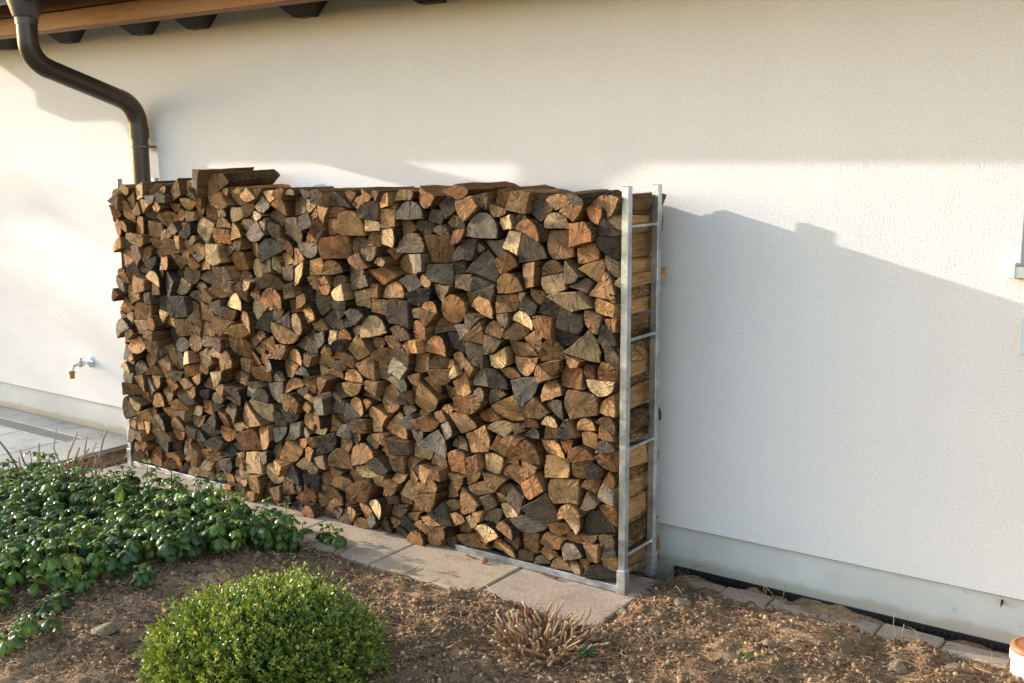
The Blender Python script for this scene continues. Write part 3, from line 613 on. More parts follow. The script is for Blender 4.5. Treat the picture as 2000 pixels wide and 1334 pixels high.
    (6621,405,215,-116,976), (3367,471,29,-70,1025), (1264,159,225,-43,971), (7807,325,153,-2792,1127), (7251,925,107,-2761,1063), (1039,281,314,-2717,1125), (3957,848,150,-2639,1090), (7200,397,319,-2555,1097),
    (7110,275,164,-2531,1052), (6975,338,74,-2497,1145), (1128,312,230,-2478,1098), (8666,591,326,-2408,1057), (9174,770,99,-2390,1129), (2400,409,69,-2327,1070), (5478,185,227,-2288,1103), (11,355,236,-2251,1138),
    (2764,269,241,-2238,1061), (3392,311,347,-2200,1096), (5348,367,55,-2159,1132), (8563,386,98,-2157,1059), (9187,795,231,-2077,1112), (2342,272,124,-2005,1134), (4188,887,154,-1951,1088), (181,691,45,-1856,1146),
    (9037,754,52,-1847,1059), (6260,372,146,-1764,1066), (435,229,303,-1709,1082), (5172,517,160,-1657,1115), (9944,448,139,-1636,1054), (9257,417,52,-1565,1126), (9418,610,331,-1559,1057), (6288,617,315,-1468,1088),
    (9716,602,99,-1364,1091), (4737,1220,48,-1249,1059), (7272,509,257,-1200,1126), (62,887,177,-1105,1076), (9575,191,4,-1088,1132), (7211,831,79,-985,1122), (2677,559,84,-971,1053), (7561,553,46,-893,1139),
    (6960,309,155,-881,1068), (4118,933,318,-793,1101), (8272,280,49,-698,1130), (1522,570,43,-678,1076), (240,1081,211,-579,1138), (3057,698,204,-577,1062), (8834,762,99,-459,1084), (9295,671,335,-373,1124),
    (9321,608,149,-280,1096), (3992,411,291,-205,1133), (3118,311,3,-158,1097), (9024,671,24,-72,1090), (2035,94,187,-25,1113), (2260,490,333,-2791,1206), (6501,341,126,-2734,1179), (7352,279,64,-2704,1222),
    (7249,341,252,-2662,1158), (8765,890,131,-2610,1226), (7681,316,239,-2577,1159), (3899,627,216,-2501,1209), (1844,374,113,-2425,1184), (6485,375,265,-2353,1216), (4427,354,230,-2321,1162), (6943,168,93,-2294,1236),
    (9927,411,309,-2257,1209), (2948,246,98,-2212,1172), (1830,1077,95,-2150,1221), (9355,843,219,-2034,1196), (4377,297,247,-1936,1161), (8966,433,47,-1935,1216), (4122,833,273,-1808,1219), (2455,975,116,-1746,1150),
    (571,450,219,-1706,1231), (2006,323,39,-1622,1168), (3736,1155,308,-1598,1239), (6046,454,94,-1488,1215), (7772,668,274,-1487,1162), (3153,351,191,-1425,1247), (1460,1426,314,-1341,1176), (2633,584,121,-1223,1190),
    (5893,419,277,-1140,1163), (2050,400,306,-1129,1219), (9897,335,90,-1050,1169), (8710,638,140,-1042,1229), (5934,946,94,-926,1208), (3863,1193,221,-794,1192), (2125,298,319,-698,1248), (8068,751,129,-668,1195),
    (3634,81,180,-605,1206), (3330,475,343,-539,1213), (2740,570,82,-477,1159), (4403,485,305,-456,1236), (537,979,109,-375,1211), (2977,370,104,-289,1150), (8946,1050,325,-262,1235), (225,643,237,-149,1207),
    (9405,454,313,-121,1151), (6970,488,224,-56,1237), (9314,295,209,-50,1168), (6745,355,51,-2787,1277), (7177,397,52,-2767,1336), (7169,625,33,-2702,1285), (8685,455,346,-2665,1339), (7721,325,220,-2617,1296),
    (2792,288,75,-2566,1323), (7089,474,277,-2527,1282), (4316,342,275,-2499,1350), (8556,316,270,-2457,1315), (6100,776,88,-2412,1262), (6859,257,269,-2359,1315), (4123,314,345,-2310,1281), (8650,426,264,-2277,1334),
    (788,272,304,-2245,1277), (7554,219,325,-2193,1302), (5189,201,127,-2177,1342), (4800,743,31,-2109,1297), (158,173,315,-2027,1296), (837,377,90,-2015,1253), (1085,503,142,-1947,1295), (7941,371,92,-1883,1253),
    (342,349,322,-1867,1318), (5410,141,114,-1835,1284), (9541,183,253,-1787,1292), (7200,540,274,-1764,1337), (4630,169,229,-1761,1259), (563,465,62,-1696,1290), (9917,347,179,-1663,1338), (743,1013,146,-1570,1342),
    (1388,555,68,-1507,1275), (7544,238,189,-1474,1345), (8656,157,353,-1454,1303), (1854,418,205,-1401,1313), (7244,455,219,-1352,1261), (5860,348,24,-1324,1319), (5400,1134,217,-1236,1275), (2156,650,318,-1130,1333),
    (3123,311,220,-1123,1272), (5455,714,137,-1042,1308), (1239,397,64,-968,1269), (4270,828,93,-925,1333), (5977,508,90,-866,1274), (9380,328,132,-810,1317), (7471,272,71,-768,1263), (991,180,6,-737,1295),
    (1026,208,46,-694,1296), (563,1302,89,-585,1286), (1157,280,254,-518,1346), (2285,302,337,-482,1304), (4751,164,120,-429,1320), (959,590,71,-373,1287), (6449,512,90,-271,1314), (4855,738,336,-159,1276),
    (9844,264,351,-73,1292), (44,260,223,-48,1323), (4762,270,111,-2788,1375), (9716,371,260,-2696,1391), (1998,529,337,-2596,1385), (1061,418,99,-2506,1392), (1910,145,102,-2422,1396), (9262,299,37,-2411,1357),
    (3739,91,165,-2385,1393), (5694,477,159,-2340,1391), (9275,980,313,-2240,1400), (553,101,213,-2176,1383), (4580,644,153,-2143,1441), (1672,1151,115,-2059,1425), (8470,649,256,-2038,1350), (9143,83,108,-2002,1394),
    (3127,457,132,-1947,1366), (6932,92,275,-1913,1397), (22,478,179,-1852,1377), (1471,119,215,-1793,1395), (4683,315,342,-1726,1380), (9828,218,115,-1648,1389), (1230,88,87,-1584,1395), (3652,82,273,-1531,1396),
    (5441,245,264,-1473,1392), (432,380,27,-1408,1376), (6251,493,328,-1325,1365), (3608,216,87,-1260,1387), (7764,423,115,-1210,1359), (222,241,251,-1155,1387), (5434,142,207,-1090,1395), (604,307,135,-1051,1372),
    (3893,369,203,-953,1394), (3830,620,252,-846,1384), (6791,506,180,-754,1359), (2996,471,187,-693,1412), (1085,698,158,-653,1355), (3008,284,221,-574,1383), (6906,297,124,-501,1390), (7034,707,40,-426,1379),
    (6533,617,191,-337,1357), (2271,361,86,-270,1385), (3201,84,36,-213,1399), (9285,421,102,-207,1353), (1376,167,76,-165,1392), (2448,518,298,-119,1355), (4075,412,102,-54,1380),
]
def unpack():
    out = []
    for (sd, aa, deg, cx, cz) in PACK:
        k, P, bark, pith, area = log_shape(random.Random(sd), aa/1e5); a = rad(deg); ca, sa = math.cos(a), math.sin(a); Rm = np.array([[ca, sa], [-sa, ca]])
        out.append((k, P@Rm, bark, pith@Rm, cx/1000, cz/1000))
    return out
PAL = [('pale tan', (.49, .330, .180), 13), ('honey brown', (.36, .200, .090), 18), ('warm brown', (.235, .132, .065), 31), ('reddish brown', (.255, .120, .053), 14),
       ('weathered grey', (.20, .163, .128), 9), ('dark grey', (.070, .054, .042), 8), ('grey brown', (.15, .103, .067), 16)]
rg = random.Random(21)
def log_geometry(k, P, bark, pith, ci, end=False):
    """one split log, origin at the centre of its front face; the log runs back along +y"""
    n = len(P); P = P*.955
    name, base, _ = PAL[ci]; j = [rg.uniform(.82, 1.2) for _ in range(3)]; m_ = rg.choice([rg.uniform(.6, 1.0), rg.uniform(.85, 1.4)])
    tint = np.array(base)*m_*np.array([1, 1+.06*(j[1]-1), 1+.25*(j[2]-1)])
    side = np.array([.30, .17, .08])*rg.choice([.45, .6, .8, 1.0, 1.5])*rg.uniform(.8, 1.2) if ci not in (4, 5) else np.array([.15, .105, .070])*rg.uniform(.6, 1.1)
    if end: side = np.array([.34, .21, .11])*rg.choice([.6, 1.0, 1.3, 1.6])
    L = rg.uniform(.285, .315)
    ax, az = rg.gauss(0, .19), rg.gauss(.0, .15)                # the saw cut is never quite square
    dx, dz = rg.gauss(0, .012), rg.gauss(0, .008); tw = rg.gauss(0, .08); sc = rg.uniform(.88, 1.06)
    V = []; rings = [(.0, .94, 0), (.0020, .985, 0), (.006, 1.0, 0), (.33, 1.0, .33), (.66, 1.0, .66), (1.0, 1.0, 1.0)]
    N = n*2; Q = []
    for i in range(n):                                           # subdivide the outline once, slightly rough
        p, q = P[i], P[(i+1) % n]; Q.append(p); Q.append((p+q)/2 + np.array([rg.gauss(0, .0008), rg.gauss(0, .0008)]))
    Q = np.array(Q); bk = [b for b in bark for _ in (0, 1)]
    for ri, (t, s, u) in enumerate(rings):
        y = t if ri < 3 else t*L
        a = tw*u; ca, sa = math.cos(a), math.sin(a); ss = s*(1+(sc-1)*u)
        for i in range(N):
            x, z = Q[i]*ss
            if ri >= 3 and not (ri == 5): x += rg.gauss(0, .0015); z += rg.gauss(0, .0015)
            X, Z_ = x*ca-z*sa + dx*u, x*sa+z*ca + dz*u
            yy = y + (ax*x + az*z)*(1-u) + (rg.gauss(0, .0011) if ri == 0 else 0)
            V.append((X, yy, Z_))
    c0 = len(V); V.append((0, rg.gauss(0, .0015), 0)); c1 = len(V); V.append((dx, L, dz))
    Fs = []; mi = []
    for i in range(N):
        k2 = (i+1) % N
        Fs.append((c0, k2, i)); mi.append(0)
        Fs.append((i, k2, N+k2, N+i)); mi.append(0)
        Fs.append((N+i, N+k2, 2*N+k2, 2*N+i)); mi.append(0)
        for r_ in (2, 3, 4):
            Fs.append((r_*N+i, r_*N+k2, (r_+1)*N+k2, (r_+1)*N+i)); mi.append(2 if bk[i] else 1)
        Fs.append((c1, 5*N+i, 5*N+k2)); mi.append(0)
    V = np.array(V); rot = rg.uniform(0, math.tau); ca, sa = math.cos(rot), math.sin(rot); off = rg.uniform(0, 30)
    lx, lz = V[:, 0]-pith[0], V[:, 2]-pith[1]
    loc = np.stack([lx*ca-lz*sa, lx*sa+lz*ca, V[:, 1]*1.0+off], 1)
    T = np.tile(side, (len(V), 1))
    T[:N] = tint
    T[c0] = tint
    T[N:2*N] = tint*.85
    T[2*N:3*N] = tint*.5 + side*.5
    is_bark = np.array(bk)
    T[N:2*N][is_bark] = side*.42
    T[2*N:3*N][is_bark] = side*.5
    T[c1] = tint
    T[5*N:6*N] = tint*.7 + side*.3
    return V, Fs, mi, T, loc, L
logs = unpack(); items = []
mid = lambda x: sstep(-2.2, -1.9, x)*(1-sstep(-.85, -.6, x))
for (k, P, bark, pith, cx, cz) in logs:
    ci = rg.choices(range(7), [p[2] for p in PAL])[0]
    y0 = -.362 - .022*float(sstep(-1.5, -2.8, cx)) + rg.gauss(0, .018)
    if cx > -.09: y0 = max(y0, -.36)
    y0 = max(-.415, min(-.315, y0))
    if cz < .11 and (cx < -2.1 or cx > -.78): y0 = max(y0, -.342)      # set back behind the base rails
    g = log_geometry(k, P, bark, pith, ci, cx > -.13)
    area = abs(.5*np.sum(P[:, 0]*np.roll(P[:, 1], -1)-np.roll(P[:, 0], -1)*P[:, 1]))
    d = (Vector((cx, y0, cz))-CAM).dot(fwd)
    items.append((area/d**2, k, ci, Vector((cx, y0, cz)), g, area))
items.sort(key=lambda t: -t[0])
GRP = 'split firewood logs stacked in the rack'
used = set(); named = []
def point_phrase(P_kind, g):
    V = g[0]; n = (len(V)-2)//6; o = V[2*n:3*n]; w_ = np.ptp(o[:, 0]); h_ = np.ptp(o[:, 2])
    far = o[np.argmax(np.hypot(o[:, 0], o[:, 2]))]; a = math.degrees(math.atan2(far[2], far[0])) % 360
    if P_kind == 4: return 'whole'
    if w_ > 1.5*h_: return 'lying flat'
    if h_ > 1.5*w_: return 'standing upright'
    return ['point right', 'point up', 'point left', 'point down'][int(((a+45) % 360)//90)]
for n_, (_, k, ci, loc_, g, area) in enumerate(items[:300]):
    V, Fs, mi, T, lc, L = g
    o = link('firewood_log', mesh('firewood_log', V, Fs, [ENDG, SPLIT, BARK], mi, T, lc))
    o.location = loc_
    named.append((o, k, ci, loc_, g, area))
def bits(k, ci, area): return (('large ' if area > .0095 else ('small ' if area < .0042 else '')) + PAL[ci][0] + ' ', KINDS[k])
def zone(p):
    v = 'bottom' if p.z < .16 else 'lower' if p.z < .5 else 'middle' if p.z < .95 else 'upper' if p.z < 1.28 else 'top'
    h = 'far left' if p.x < -2.3 else 'left' if p.x < -1.7 else 'centre' if p.x < -1.05 else 'right' if p.x < -.35 else 'far right'
    return v + ' ' + h
for (o, k, ci, loc_, g, area) in named:
    near = []
    for (_, k2, ci2, p2, g2, a2) in items:
        d = p2-loc_; r_ = math.hypot(d.x, d.z)
        if .03 < r_ < .21: near.append((r_, 'below' if d.z > abs(d.x) else 'above' if -d.z > abs(d.x) else 'left of' if d.x > 0 else 'right of', PAL[ci2][0], KINDS[k2]))
    near.sort(); A, B = bits(k, ci, area); pose = point_phrase(k, g); best = None
    for (_, rel, c2, k2) in near:
        for ps in ((' ' + pose, '') if k != 4 else ('',)):
            lb = f"{A}{B} log{ps}, {rel} {c2} {k2} log, {zone(loc_)}"
            if len(lb.split()) <= 16 and lb not in used: best = lb; break
        if best: break
    if not best:
        for (_, rel, c2, k2) in near:
            for (_, rel3, c3, k3) in near:
                lb = f"{A}{B} log {rel} {c2}, {rel3} {c3} {k3} log, {zone(loc_)}"
                if rel != rel3 and len(lb.split()) <= 16 and lb not in used: best = lb; break
            if best: break
    used.add(best); setp(o, best, 'firewood log', GRP)
SV = []; SF = []; SM = []; ST = []; SL = []; nb = 0
for (_, k, ci, loc_, g, area) in items[300:]:
    V, Fs, mi, T, lc, L = g
    SV.append(V+np.array(loc_)); SF += [tuple(i+nb for i in f) for f in Fs]; SM += mi; ST.append(T); SL.append(lc); nb += len(V)
o = link('firewood_stack', mesh('firewood_stack', np.vstack(SV), SF, [ENDG, SPLIT, BARK], SM, np.vstack(ST), np.vstack(SL)))
setp(o, 'the smaller split logs filling the rest of the woodpile in the rack', 'firewood', kind='stuff')

# ================================================================ a small tree further left, whose thin crown dapples the wall beside the downpipe
tr = empty('garden_tree', (-13.3, -2.0, -.09), 'small loose-crowned garden tree standing left of the house, outside the picture', 'tree')
rs = np.random.RandomState(17); m = MB(); m.tube([(-13.3, -2.0, -.1), (-13.28, -1.97, 1.2), (-13.34, -2.02, 2.4), (-13.3, -1.95, 3.8)], [.09, .075, .05, .02], 10); ends = []
for k in range(46):
    z0 = rs.uniform(1.4, 3.4); a = rs.uniform(0, math.tau); L = rs.uniform(.5, .95)*(1.15-abs(z0-2.4)/2.4); p0 = np.array([-13.3, -1.95, z0]); d = np.array([math.cos(a), math.sin(a), rs.uniform(.3, .9)]); d /= np.linalg.norm(d)
    p1 = p0+d*L*.5+rs.normal(0, .05, 3); p2 = p0+d*L+rs.normal(0, .07, 3); m.tube([p0, p1, p2], [.02, .012, .004], 5)
    for j in range(6):
        q0 = p0+(p2-p0)*rs.uniform(.4, 1); q1 = q0+rs.normal(0, .17, 3)+d*.08; m.tube([q0, q1], [.006, .002], 4); ends.append(q1)
m.build('trunk', m_simple('tree_bark', (.10, .08, .06), .9, .1, bs=20, bump=.8), tr)
ends = np.array(ends); n = 6500; c_ = ends[rs.randint(0, len(ends), n)] + rs.normal(0, .075, (n, 3)); c_[:, 1] = -2.36 + np.abs(c_[:, 1]+2.36)
V, F, T = instances(np.array([(0, 0, 0), (.5, .3, 0), (1, 0, 0), (.5, -.3, 0)], float), np.array([(0, 1, 2, 3)]), rotm(rs, n)*rs.uniform(.03, .055, n)[:, None, None], c_, np.array([(.08, .10, .03)])*rs.uniform(.6, 1.4, (n, 1)))
cr = link('crown', mesh('crown', V, F, LEAFD, tint=T), tr); cr['kind'] = 'stuff'

# ================================================================ bed litter: crumbs, gravel, chips, stalks
def ico():
    t = (1+5**.5)/2; v = np.array([(-1, t, 0), (1, t, 0), (-1, -t, 0), (1, -t, 0), (0, -1, t), (0, 1, t), (0, -1, -t), (0, 1, -t), (t, 0, -1), (t, 0, 1), (-t, 0, -1), (-t, 0, 1)], float)
    v /= np.linalg.norm(v[0]); f = np.array([(0, 11, 5), (0, 5, 1), (0, 1, 7), (0, 7, 10), (0, 10, 11), (1, 5, 9), (5, 11, 4), (11, 10, 2), (10, 7, 6), (7, 1, 8), (3, 9, 4), (3, 4, 2), (3, 2, 6), (3, 6, 8), (3, 8, 9), (4, 9, 5), (2, 4, 11), (6, 2, 10), (8, 6, 7), (9, 8, 1)])
    return v, f
ICV, ICF = ico()
def bed_points(rs, n, dens):
    out = []
    while sum(map(len, out)) < n:
        x = rs.uniform(-3.1, 2.2, n*2); y = rs.uniform(-2.4, -.12, n*2)
        ok = ~((x > -2.95) & (x < .06) & (y > -.635)) & ~((x > .05) & (y > -.06)) & (y > -2.4 + .0*x)
        # only where the camera or a step aside could see it
        ok &= (rs.uniform(0, 1, n*2) < dens(x, y)); out.append(np.stack([x[ok], y[ok]], 1))
    return np.vstack(out)[:n]
def rubble(name, n, smin, smax, cols, mat, seed, dens, squash=.7, lift=.2, flat=0.0):
    rs = np.random.RandomState(seed); V = []; T = []
    P = bed_points(rs, n, dens); s = smin*(smax/smin)**(rs.uniform(0, 1, n)**3.0)
    M = rotm(rs, n, flat)*1.0; sc = np.stack([s, s*rs.uniform(.6, 1, n), s*rs.uniform(squash*.7, squash*1.2, n)], 1)
    z = bed_h(P[:, 0], P[:, 1]) + s*lift
    W = ICV[None]*(1+rs.uniform(-.38, .38, (n, 12, 1)))*sc[:, None, :]
    V = np.einsum('nij,nkj->nki', M, W) + np.stack([P[:, 0], P[:, 1], z], 1)[:, None, :]
    c = np.array(cols)[rs.randint(0, len(cols), n)]*rs.uniform(.7, 1.25, (n, 1))
    F = (ICF[None]+(np.arange(n)*12)[:, None, None]).reshape(-1, 3)
    return setp(link(name, mesh(name, V.reshape(-1, 3), F, mat, tint=np.repeat(c, 12, 0), smooth=False)), kind='stuff')
rightish = lambda x, y: .25 + .75*sstep(-.3, .35, x)
anyw = lambda x, y: .6+.4*vnoise(x, y, .25, 33)
o = rubble('soil_crumbs', 52000, .0017, .0115, [(.35, .215, .12), (.42, .275, .16), (.21, .125, .068), (.48, .33, .20), (.36, .19, .095)], CLOD, 4, anyw, .8, .35)
setp(o, 'brown soil crumbs and clods over the flower bed', 'soil')
o = rubble('gravel', 1100, .0025, .008, [(.26, .185, .125), (.24, .15, .095), (.29, .21, .145), (.19, .15, .115), (.28, .16, .10)], STONE, 5, rightish, .65, .4)
setp(o, 'small pinkish and grey stones scattered on the soil to the right', 'gravel')
def curved(name, n, lmin, lmax, rad_, cols, seed, dens, label, cat, region=None, up_=.35):
    rs = np.random.RandomState(seed); P = bed_points(rs, n, dens) if region is None else region(rs, n)
    Ls = rs.uniform(lmin, lmax, n); a = rs.uniform(0, math.tau, n); c = rs.uniform(-2.2, 2.2, n); el = rs.normal(0, up_, n); rr = rad_*rs.uniform(.5, 1.5, n)
    segs = 5; V = np.zeros((n, segs+1, 3, 3)); x = P[:, 0].copy(); y = P[:, 1].copy(); z = bed_h(x, y)+.004+rs.uniform(0, .006, n)
    for i in range(segs+1):
        d = a + c*(i/segs-.5); dxn = -np.sin(d)
        for k in range(3):
            ph = math.tau*k/3; r_ = rr*(1 if i < segs else .5)
            V[:, i, k, 0] = x + r_*math.cos(ph)*dxn; V[:, i, k, 1] = y + r_*math.cos(ph)*np.cos(d); V[:, i, k, 2] = z + r_*math.sin(ph)
        x = x+np.cos(d)*Ls/segs; y = y+np.sin(d)*Ls/segs; z = np.maximum(z+np.sin(el)*Ls/segs*(1-1.6*i/segs), bed_h(x, y)+.003)
    f = np.array([(i*3+k, i*3+(k+1) % 3, (i+1)*3+(k+1) % 3, (i+1)*3+k) for i in range(segs) for k in range(3)])
    F = (f[None]+(np.arange(n)*3*(segs+1))[:, None, None]).reshape(-1, 4)
    col = np.array(cols)[rs.randint(0, len(cols), n)]*rs.uniform(.7, 1.2, (n, 1))
    o = link(name, mesh(name, V.reshape(-1, 3), F, CHIP, tint=np.repeat(col, 3*(segs+1), 0), smooth=True)); return setp(o, label, cat, kind='stuff')
curved('dry_stalks', 4200, .03, .13, .0011, [(.30, .20, .11), (.22, .13, .07), (.38, .28, .17), (.26, .12, .07)], 6, anyw, 'thin dry stalks and roots lying on the soil', 'stalks')
CUB = np.array([(x, y, z) for z in (-.5, .5) for y in (-.5, .5) for x in (-.5, .5)]); CUBF = np.array([(0, 2, 3, 1), (4, 5, 7, 6), (0, 1, 5, 4), (2, 6, 7, 3), (0, 4, 6, 2), (1, 3, 7, 5)])
rs = np.random.RandomState(8); n = 15000; P = bed_points(rs, n, anyw); M = rotm(rs, n, .35)
sc = np.stack([rs.uniform(.005, .030, n)**1.0, rs.uniform(.0015, .0075, n), rs.uniform(.0012, .003, n)], 1); M = M*sc[:, None, :]
col = np.array([(.30, .20, .12), (.20, .12, .07), (.12, .075, .045), (.36, .26, .16)])[rs.randint(0, 4, n)]*rs.uniform(.6, 1.2, (n, 1))
V, F, T = instances(CUB, CUBF, M, np.stack([P[:, 0], P[:, 1], bed_h(P[:, 0], P[:, 1])+.005], 1), col)
setp(link('wood_chips', mesh('wood_chips', V, F, CHIP, tint=T)), 'brown bark and wood chips mulching the bed', 'wood chips', kind='stuff')

# leaf litter and bark flakes, small curled sheets
rs = np.random.RandomState(19); n = 5200; P = bed_points(rs, n, lambda x, y: .35+.65*sstep(-.2, .3, x+.3*vnoise(x, y, .3, 8))); M = rotm(rs, n, .45)
sc = np.stack([rs.uniform(.007, .022, n), rs.uniform(.004, .012, n), rs.uniform(.004, .010, n)], 1); M = M*sc[:, None, :]
FLV = np.array([(-1, -.25, .1), (-.4, -.8, .35), (.5, -.6, .3), (1, 0, .15), (.4, .7, .45), (-.5, .75, .3), (0, 0, 0)], float)*.6
FLF = np.array([(6, 0, 1), (6, 1, 2), (6, 2, 3), (6, 3, 4), (6, 4, 5), (6, 5, 0)])
col = np.array([(.34, .20, .10), (.26, .14, .07), (.42, .29, .16), (.15, .085, .045), (.36, .17, .07)])[rs.randint(0, 5, n)]*rs.uniform(.6, 1.15, (n, 1))
V, F, T = instances(FLV, FLF, M, np.stack([P[:, 0], P[:, 1], bed_h(P[:, 0], P[:, 1])+.004], 1), col)
setp(link('leaf_litter', mesh('leaf_litter', V, F, LEAFD, tint=T)), 'dry brown leaf scraps and bark flakes over the soil', 'leaf litter', kind='stuff')

# ---- single stones and pieces worth their own object
def stone(name, x, y, s, c, label, cat, seed, sq=(1, .7, .55), rz=0.0, mat=STONE):
    import bmesh
    bm = bmesh.new(); bmesh.ops.create_icosphere(bm, subdivisions=3, radius=1); r = np.random.RandomState(seed)
    D = r.normal(size=(14, 3)); D /= np.linalg.norm(D, axis=1)[:, None]; K = r.uniform(.5, .9, 14)
    for v in bm.verts:
        q = np.array(v.co)
        for d, k in zip(D, K):
            t = q@d
            if t > k: q = q - d*(t-k)*.85
        q = q + r.normal(size=3)*.03
        v.co = (q[0]*sq[0]*s, q[1]*sq[1]*s, q[2]*sq[2]*s)
    me = bpy.data.meshes.new(name); bm.to_mesh(me); bm.free(); me.materials.append(mat)
    a = me.attributes.new('tint', 'FLOAT_COLOR', 'POINT'); a.data.foreach_set('color', np.tile(np.array([*c, 1], np.float32), len(me.vertices)))
    o = link(name, me); o.location = (x, y, float(bed_h(x, y))+s*sq[2]*.45); o.rotation_euler = (r.uniform(-.2, .2), r.uniform(-.2, .2), rz); return setp(o, label, cat)
stone('rock', -1.13, -1.665, .062, (.26, .195, .13), 'tan flat rock lying in the dark soil left of the clipped box bush', 'rock', 1, (1, .5, .42), .75, CLOD)
stone('stone', .255, -.37, .030, (.22, .155, .10), 'largest round clod of earth on the soil right of the rack', 'clod', 2, (1, .9, .8))
stone('stone', .10, -.50, .026, (.16, .15, .09), 'mossy olive stone near the foot of the front rack post', 'stone', 3, (1, .7, .5))
stone('stone', .155, -.48, .018, (.30, .17, .09), 'orange-tan stone beside the mossy one near the rack foot', 'stone', 4, (1, .7, .6))
stone('stone', .05, -.44, .022, (.26, .19, .13), 'pale flat stone touching the front rack foot', 'stone', 5, (1, .8, .45))
stone('stone', .98, -.36, .034, (.23, .165, .11), 'large brown clod of earth in front of the plinth at the lower right', 'clod', 6, (1, .85, .7))
stone('stone', 1.12, -.29, .026, (.24, .17, .11), 'round brown clod of earth left of the lidded pipe', 'clod', 7, (1, .85, .7))
stone('stone', .28, -.62, .028, (.17, .14, .10), 'dark grey-brown stone right of the cut-back perennial', 'stone', 8, (1, .8, .6))
stone('stone', .62, -.50, .030, (.23, .16, .105), 'brown clod of earth low in the picture, right of centre', 'clod', 9, (1, .85, .7))

# ================================================================ plants
def leaf_template(nl=5, fold=.25, droop=.5, wmax=.5, tip=.15, ov=.0):
    """leaf from the origin along +x, length 1, cupped and drooping; returns quads"""
    V = []; 
    for i in range(nl+1):
        t = i/nl; wd = wmax*max(0, math.sin(math.pi*min(1, t**.72*.97+.015)))**.95*(1-ov*t)
        x = t*math.cos(droop*t*.9); z = -droop*t*t*.55
        for s in (-1, -.5, 0, .5, 1): V.append((x, s*wd/1.0*.5*2*.5, z - fold*abs(s)**1.5*wd*.8))
    F = [(i*5+k, (i+1)*5+k, (i+1)*5+k+1, i*5+k+1) for i in range(nl) for k in range(4)]
    return np.array(V), np.array(F)
def frames(D, roll_):
    """rotation whose x axis is D and z as near up as can be, rolled"""
    D = D/np.linalg.norm(D, axis=1)[:, None]; up_ = np.tile([0, 0, 1.], (len(D), 1)); Yv = np.cross(up_, D); ln = np.linalg.norm(Yv, axis=1)
    Yv[ln < 1e-3] = (0, 1, 0); Yv /= np.linalg.norm(Yv, axis=1)[:, None]; Zv = np.cross(D, Yv)
    c, s = np.cos(roll_)[:, None], np.sin(roll_)[:, None]; Y2 = Yv*c+Zv*s; Z2 = -Yv*s+Zv*c
    return np.stack([D, Y2, Z2], 2)
GREENS = np.array([(.062, .115, .020), (.045, .092, .020), (.10, .155, .024), (.034, .068, .022), (.19, .23, .035)])
def whorls(rs, X, Y, h, size, tiers=2):
    """whorls of drooping oval leaves on short stems -> V, F, tint (leaves) and stem polylines"""
    D = []; T = []; S_ = []; Cc = []; R = []; stems = []
    for x, y, hh, sz in zip(X, Y, h, size):
        z0 = float(bed_h(x, y)); lean = rs.normal(0, .12, 2); hue = GREENS[rs.choice(5, p=[.27, .23, .23, .15, .12])]*rs.uniform(.65, 1.4)
        top_ = np.array([x+lean[0]*hh, y+lean[1]*hh, z0+hh]); stems.append(((x, y, z0-.01), tuple(top_)))
        for t in range(tiers+1):
            n = rs.randint(5, 8) if t else rs.randint(3, 5); base_ = top_*(1-.26*t) + np.array([x, y, z0])*.26*t; a0 = rs.uniform(0, 6.28)
            for i in range(n):
                a = a0 + math.tau*i/n + rs.normal(0, .18); el = (.55 if t == 0 else .12-.25*t) + rs.normal(0, .22)
                D.append((math.cos(a)*math.cos(el), math.sin(a)*math.cos(el), math.sin(el))); T.append(base_ + np.array([math.cos(a), math.sin(a), 0])*.004)
                S_.append(sz*(.55 if t == 0 else 1.0)*rs.uniform(.75, 1.2)); Cc.append(hue*rs.uniform(.8, 1.2)*(1.35 if t == 0 else 1)); R.append(rs.normal(0, .3))
    return np.array(D), np.array(T), np.array(S_), np.array(Cc), np.array(R), stems
LT = leaf_template(5, .26, 1.05, .54)
LVF = np.array([1.55 if i % 5 == 2 else (1.0 if i % 5 in (1, 3) else .9) for i in range(len(LT[0]))])
def build_whorls(name, rs, X, Y, h, size, tiers=2, parent=None):
    D, T, s, c, r, st = whorls(rs, X, Y, h, size, tiers)
    V, F, tt = instances(LT[0], LT[1], frames(D, r)*s[:, None, None], T, c); tt = tt*np.tile(LVF, len(D))[:, None]
    me = mesh(name, V, F, LEAFG, tint=tt, smooth=True)
    m = MB()
    for a, b in st: m.tube([a, tuple((np.array(a)+np.array(b))/2+rs.normal(0, .004, 3)), b], [.0028, .0024, .0018], 5, False)
    return me, m
STEMG = m_simple('green_brown_stem', (.14, .13, .05), .7, .3)
rs = np.random.RandomState(14); pts = []
# outline of the evergreen patch on the ground (x, y)
poly = [(-3.05, -.80), (-2.70, -.80), (-2.45, -.73), (-2.20, -.66), (-1.90, -.60), (-1.62, -.61), (-1.36, -.64), (-1.22, -.74), (-1.32, -.90), (-1.45, -1.08), (-1.46, -1.27), (-1.58, -1.45), (-1.70, -1.74), (-2.2, -1.95), (-2.7, -1.8), (-3.2, -1.5)]
def inside(x, y, pl):
    c = False
    for i in range(len(pl)):
        (a, b), (d, e) = pl[i], pl[(i+1) % len(pl)]
        if (b > y) != (e > y) and x < (d-a)*(y-b)/(e-b)+a: c = not c
    return c
tries = 0
while len(pts) < 520 and tries < 40000:
    tries += 1; x, y = rs.uniform(-3.2, -1.1), rs.uniform(-1.85, -.45)
    if inside(x, y, poly) and all((x-a)**2+(y-b)**2 > .040**2 for a, b in pts) and vnoise(x, y, .17, 77) > -.60: pts.append((x, y))
pts = np.array(pts)
hh = .085 + .085*rs.uniform(0, 1, len(pts)) + .065*vnoise(pts[:, 0], pts[:, 1], .25, 5)
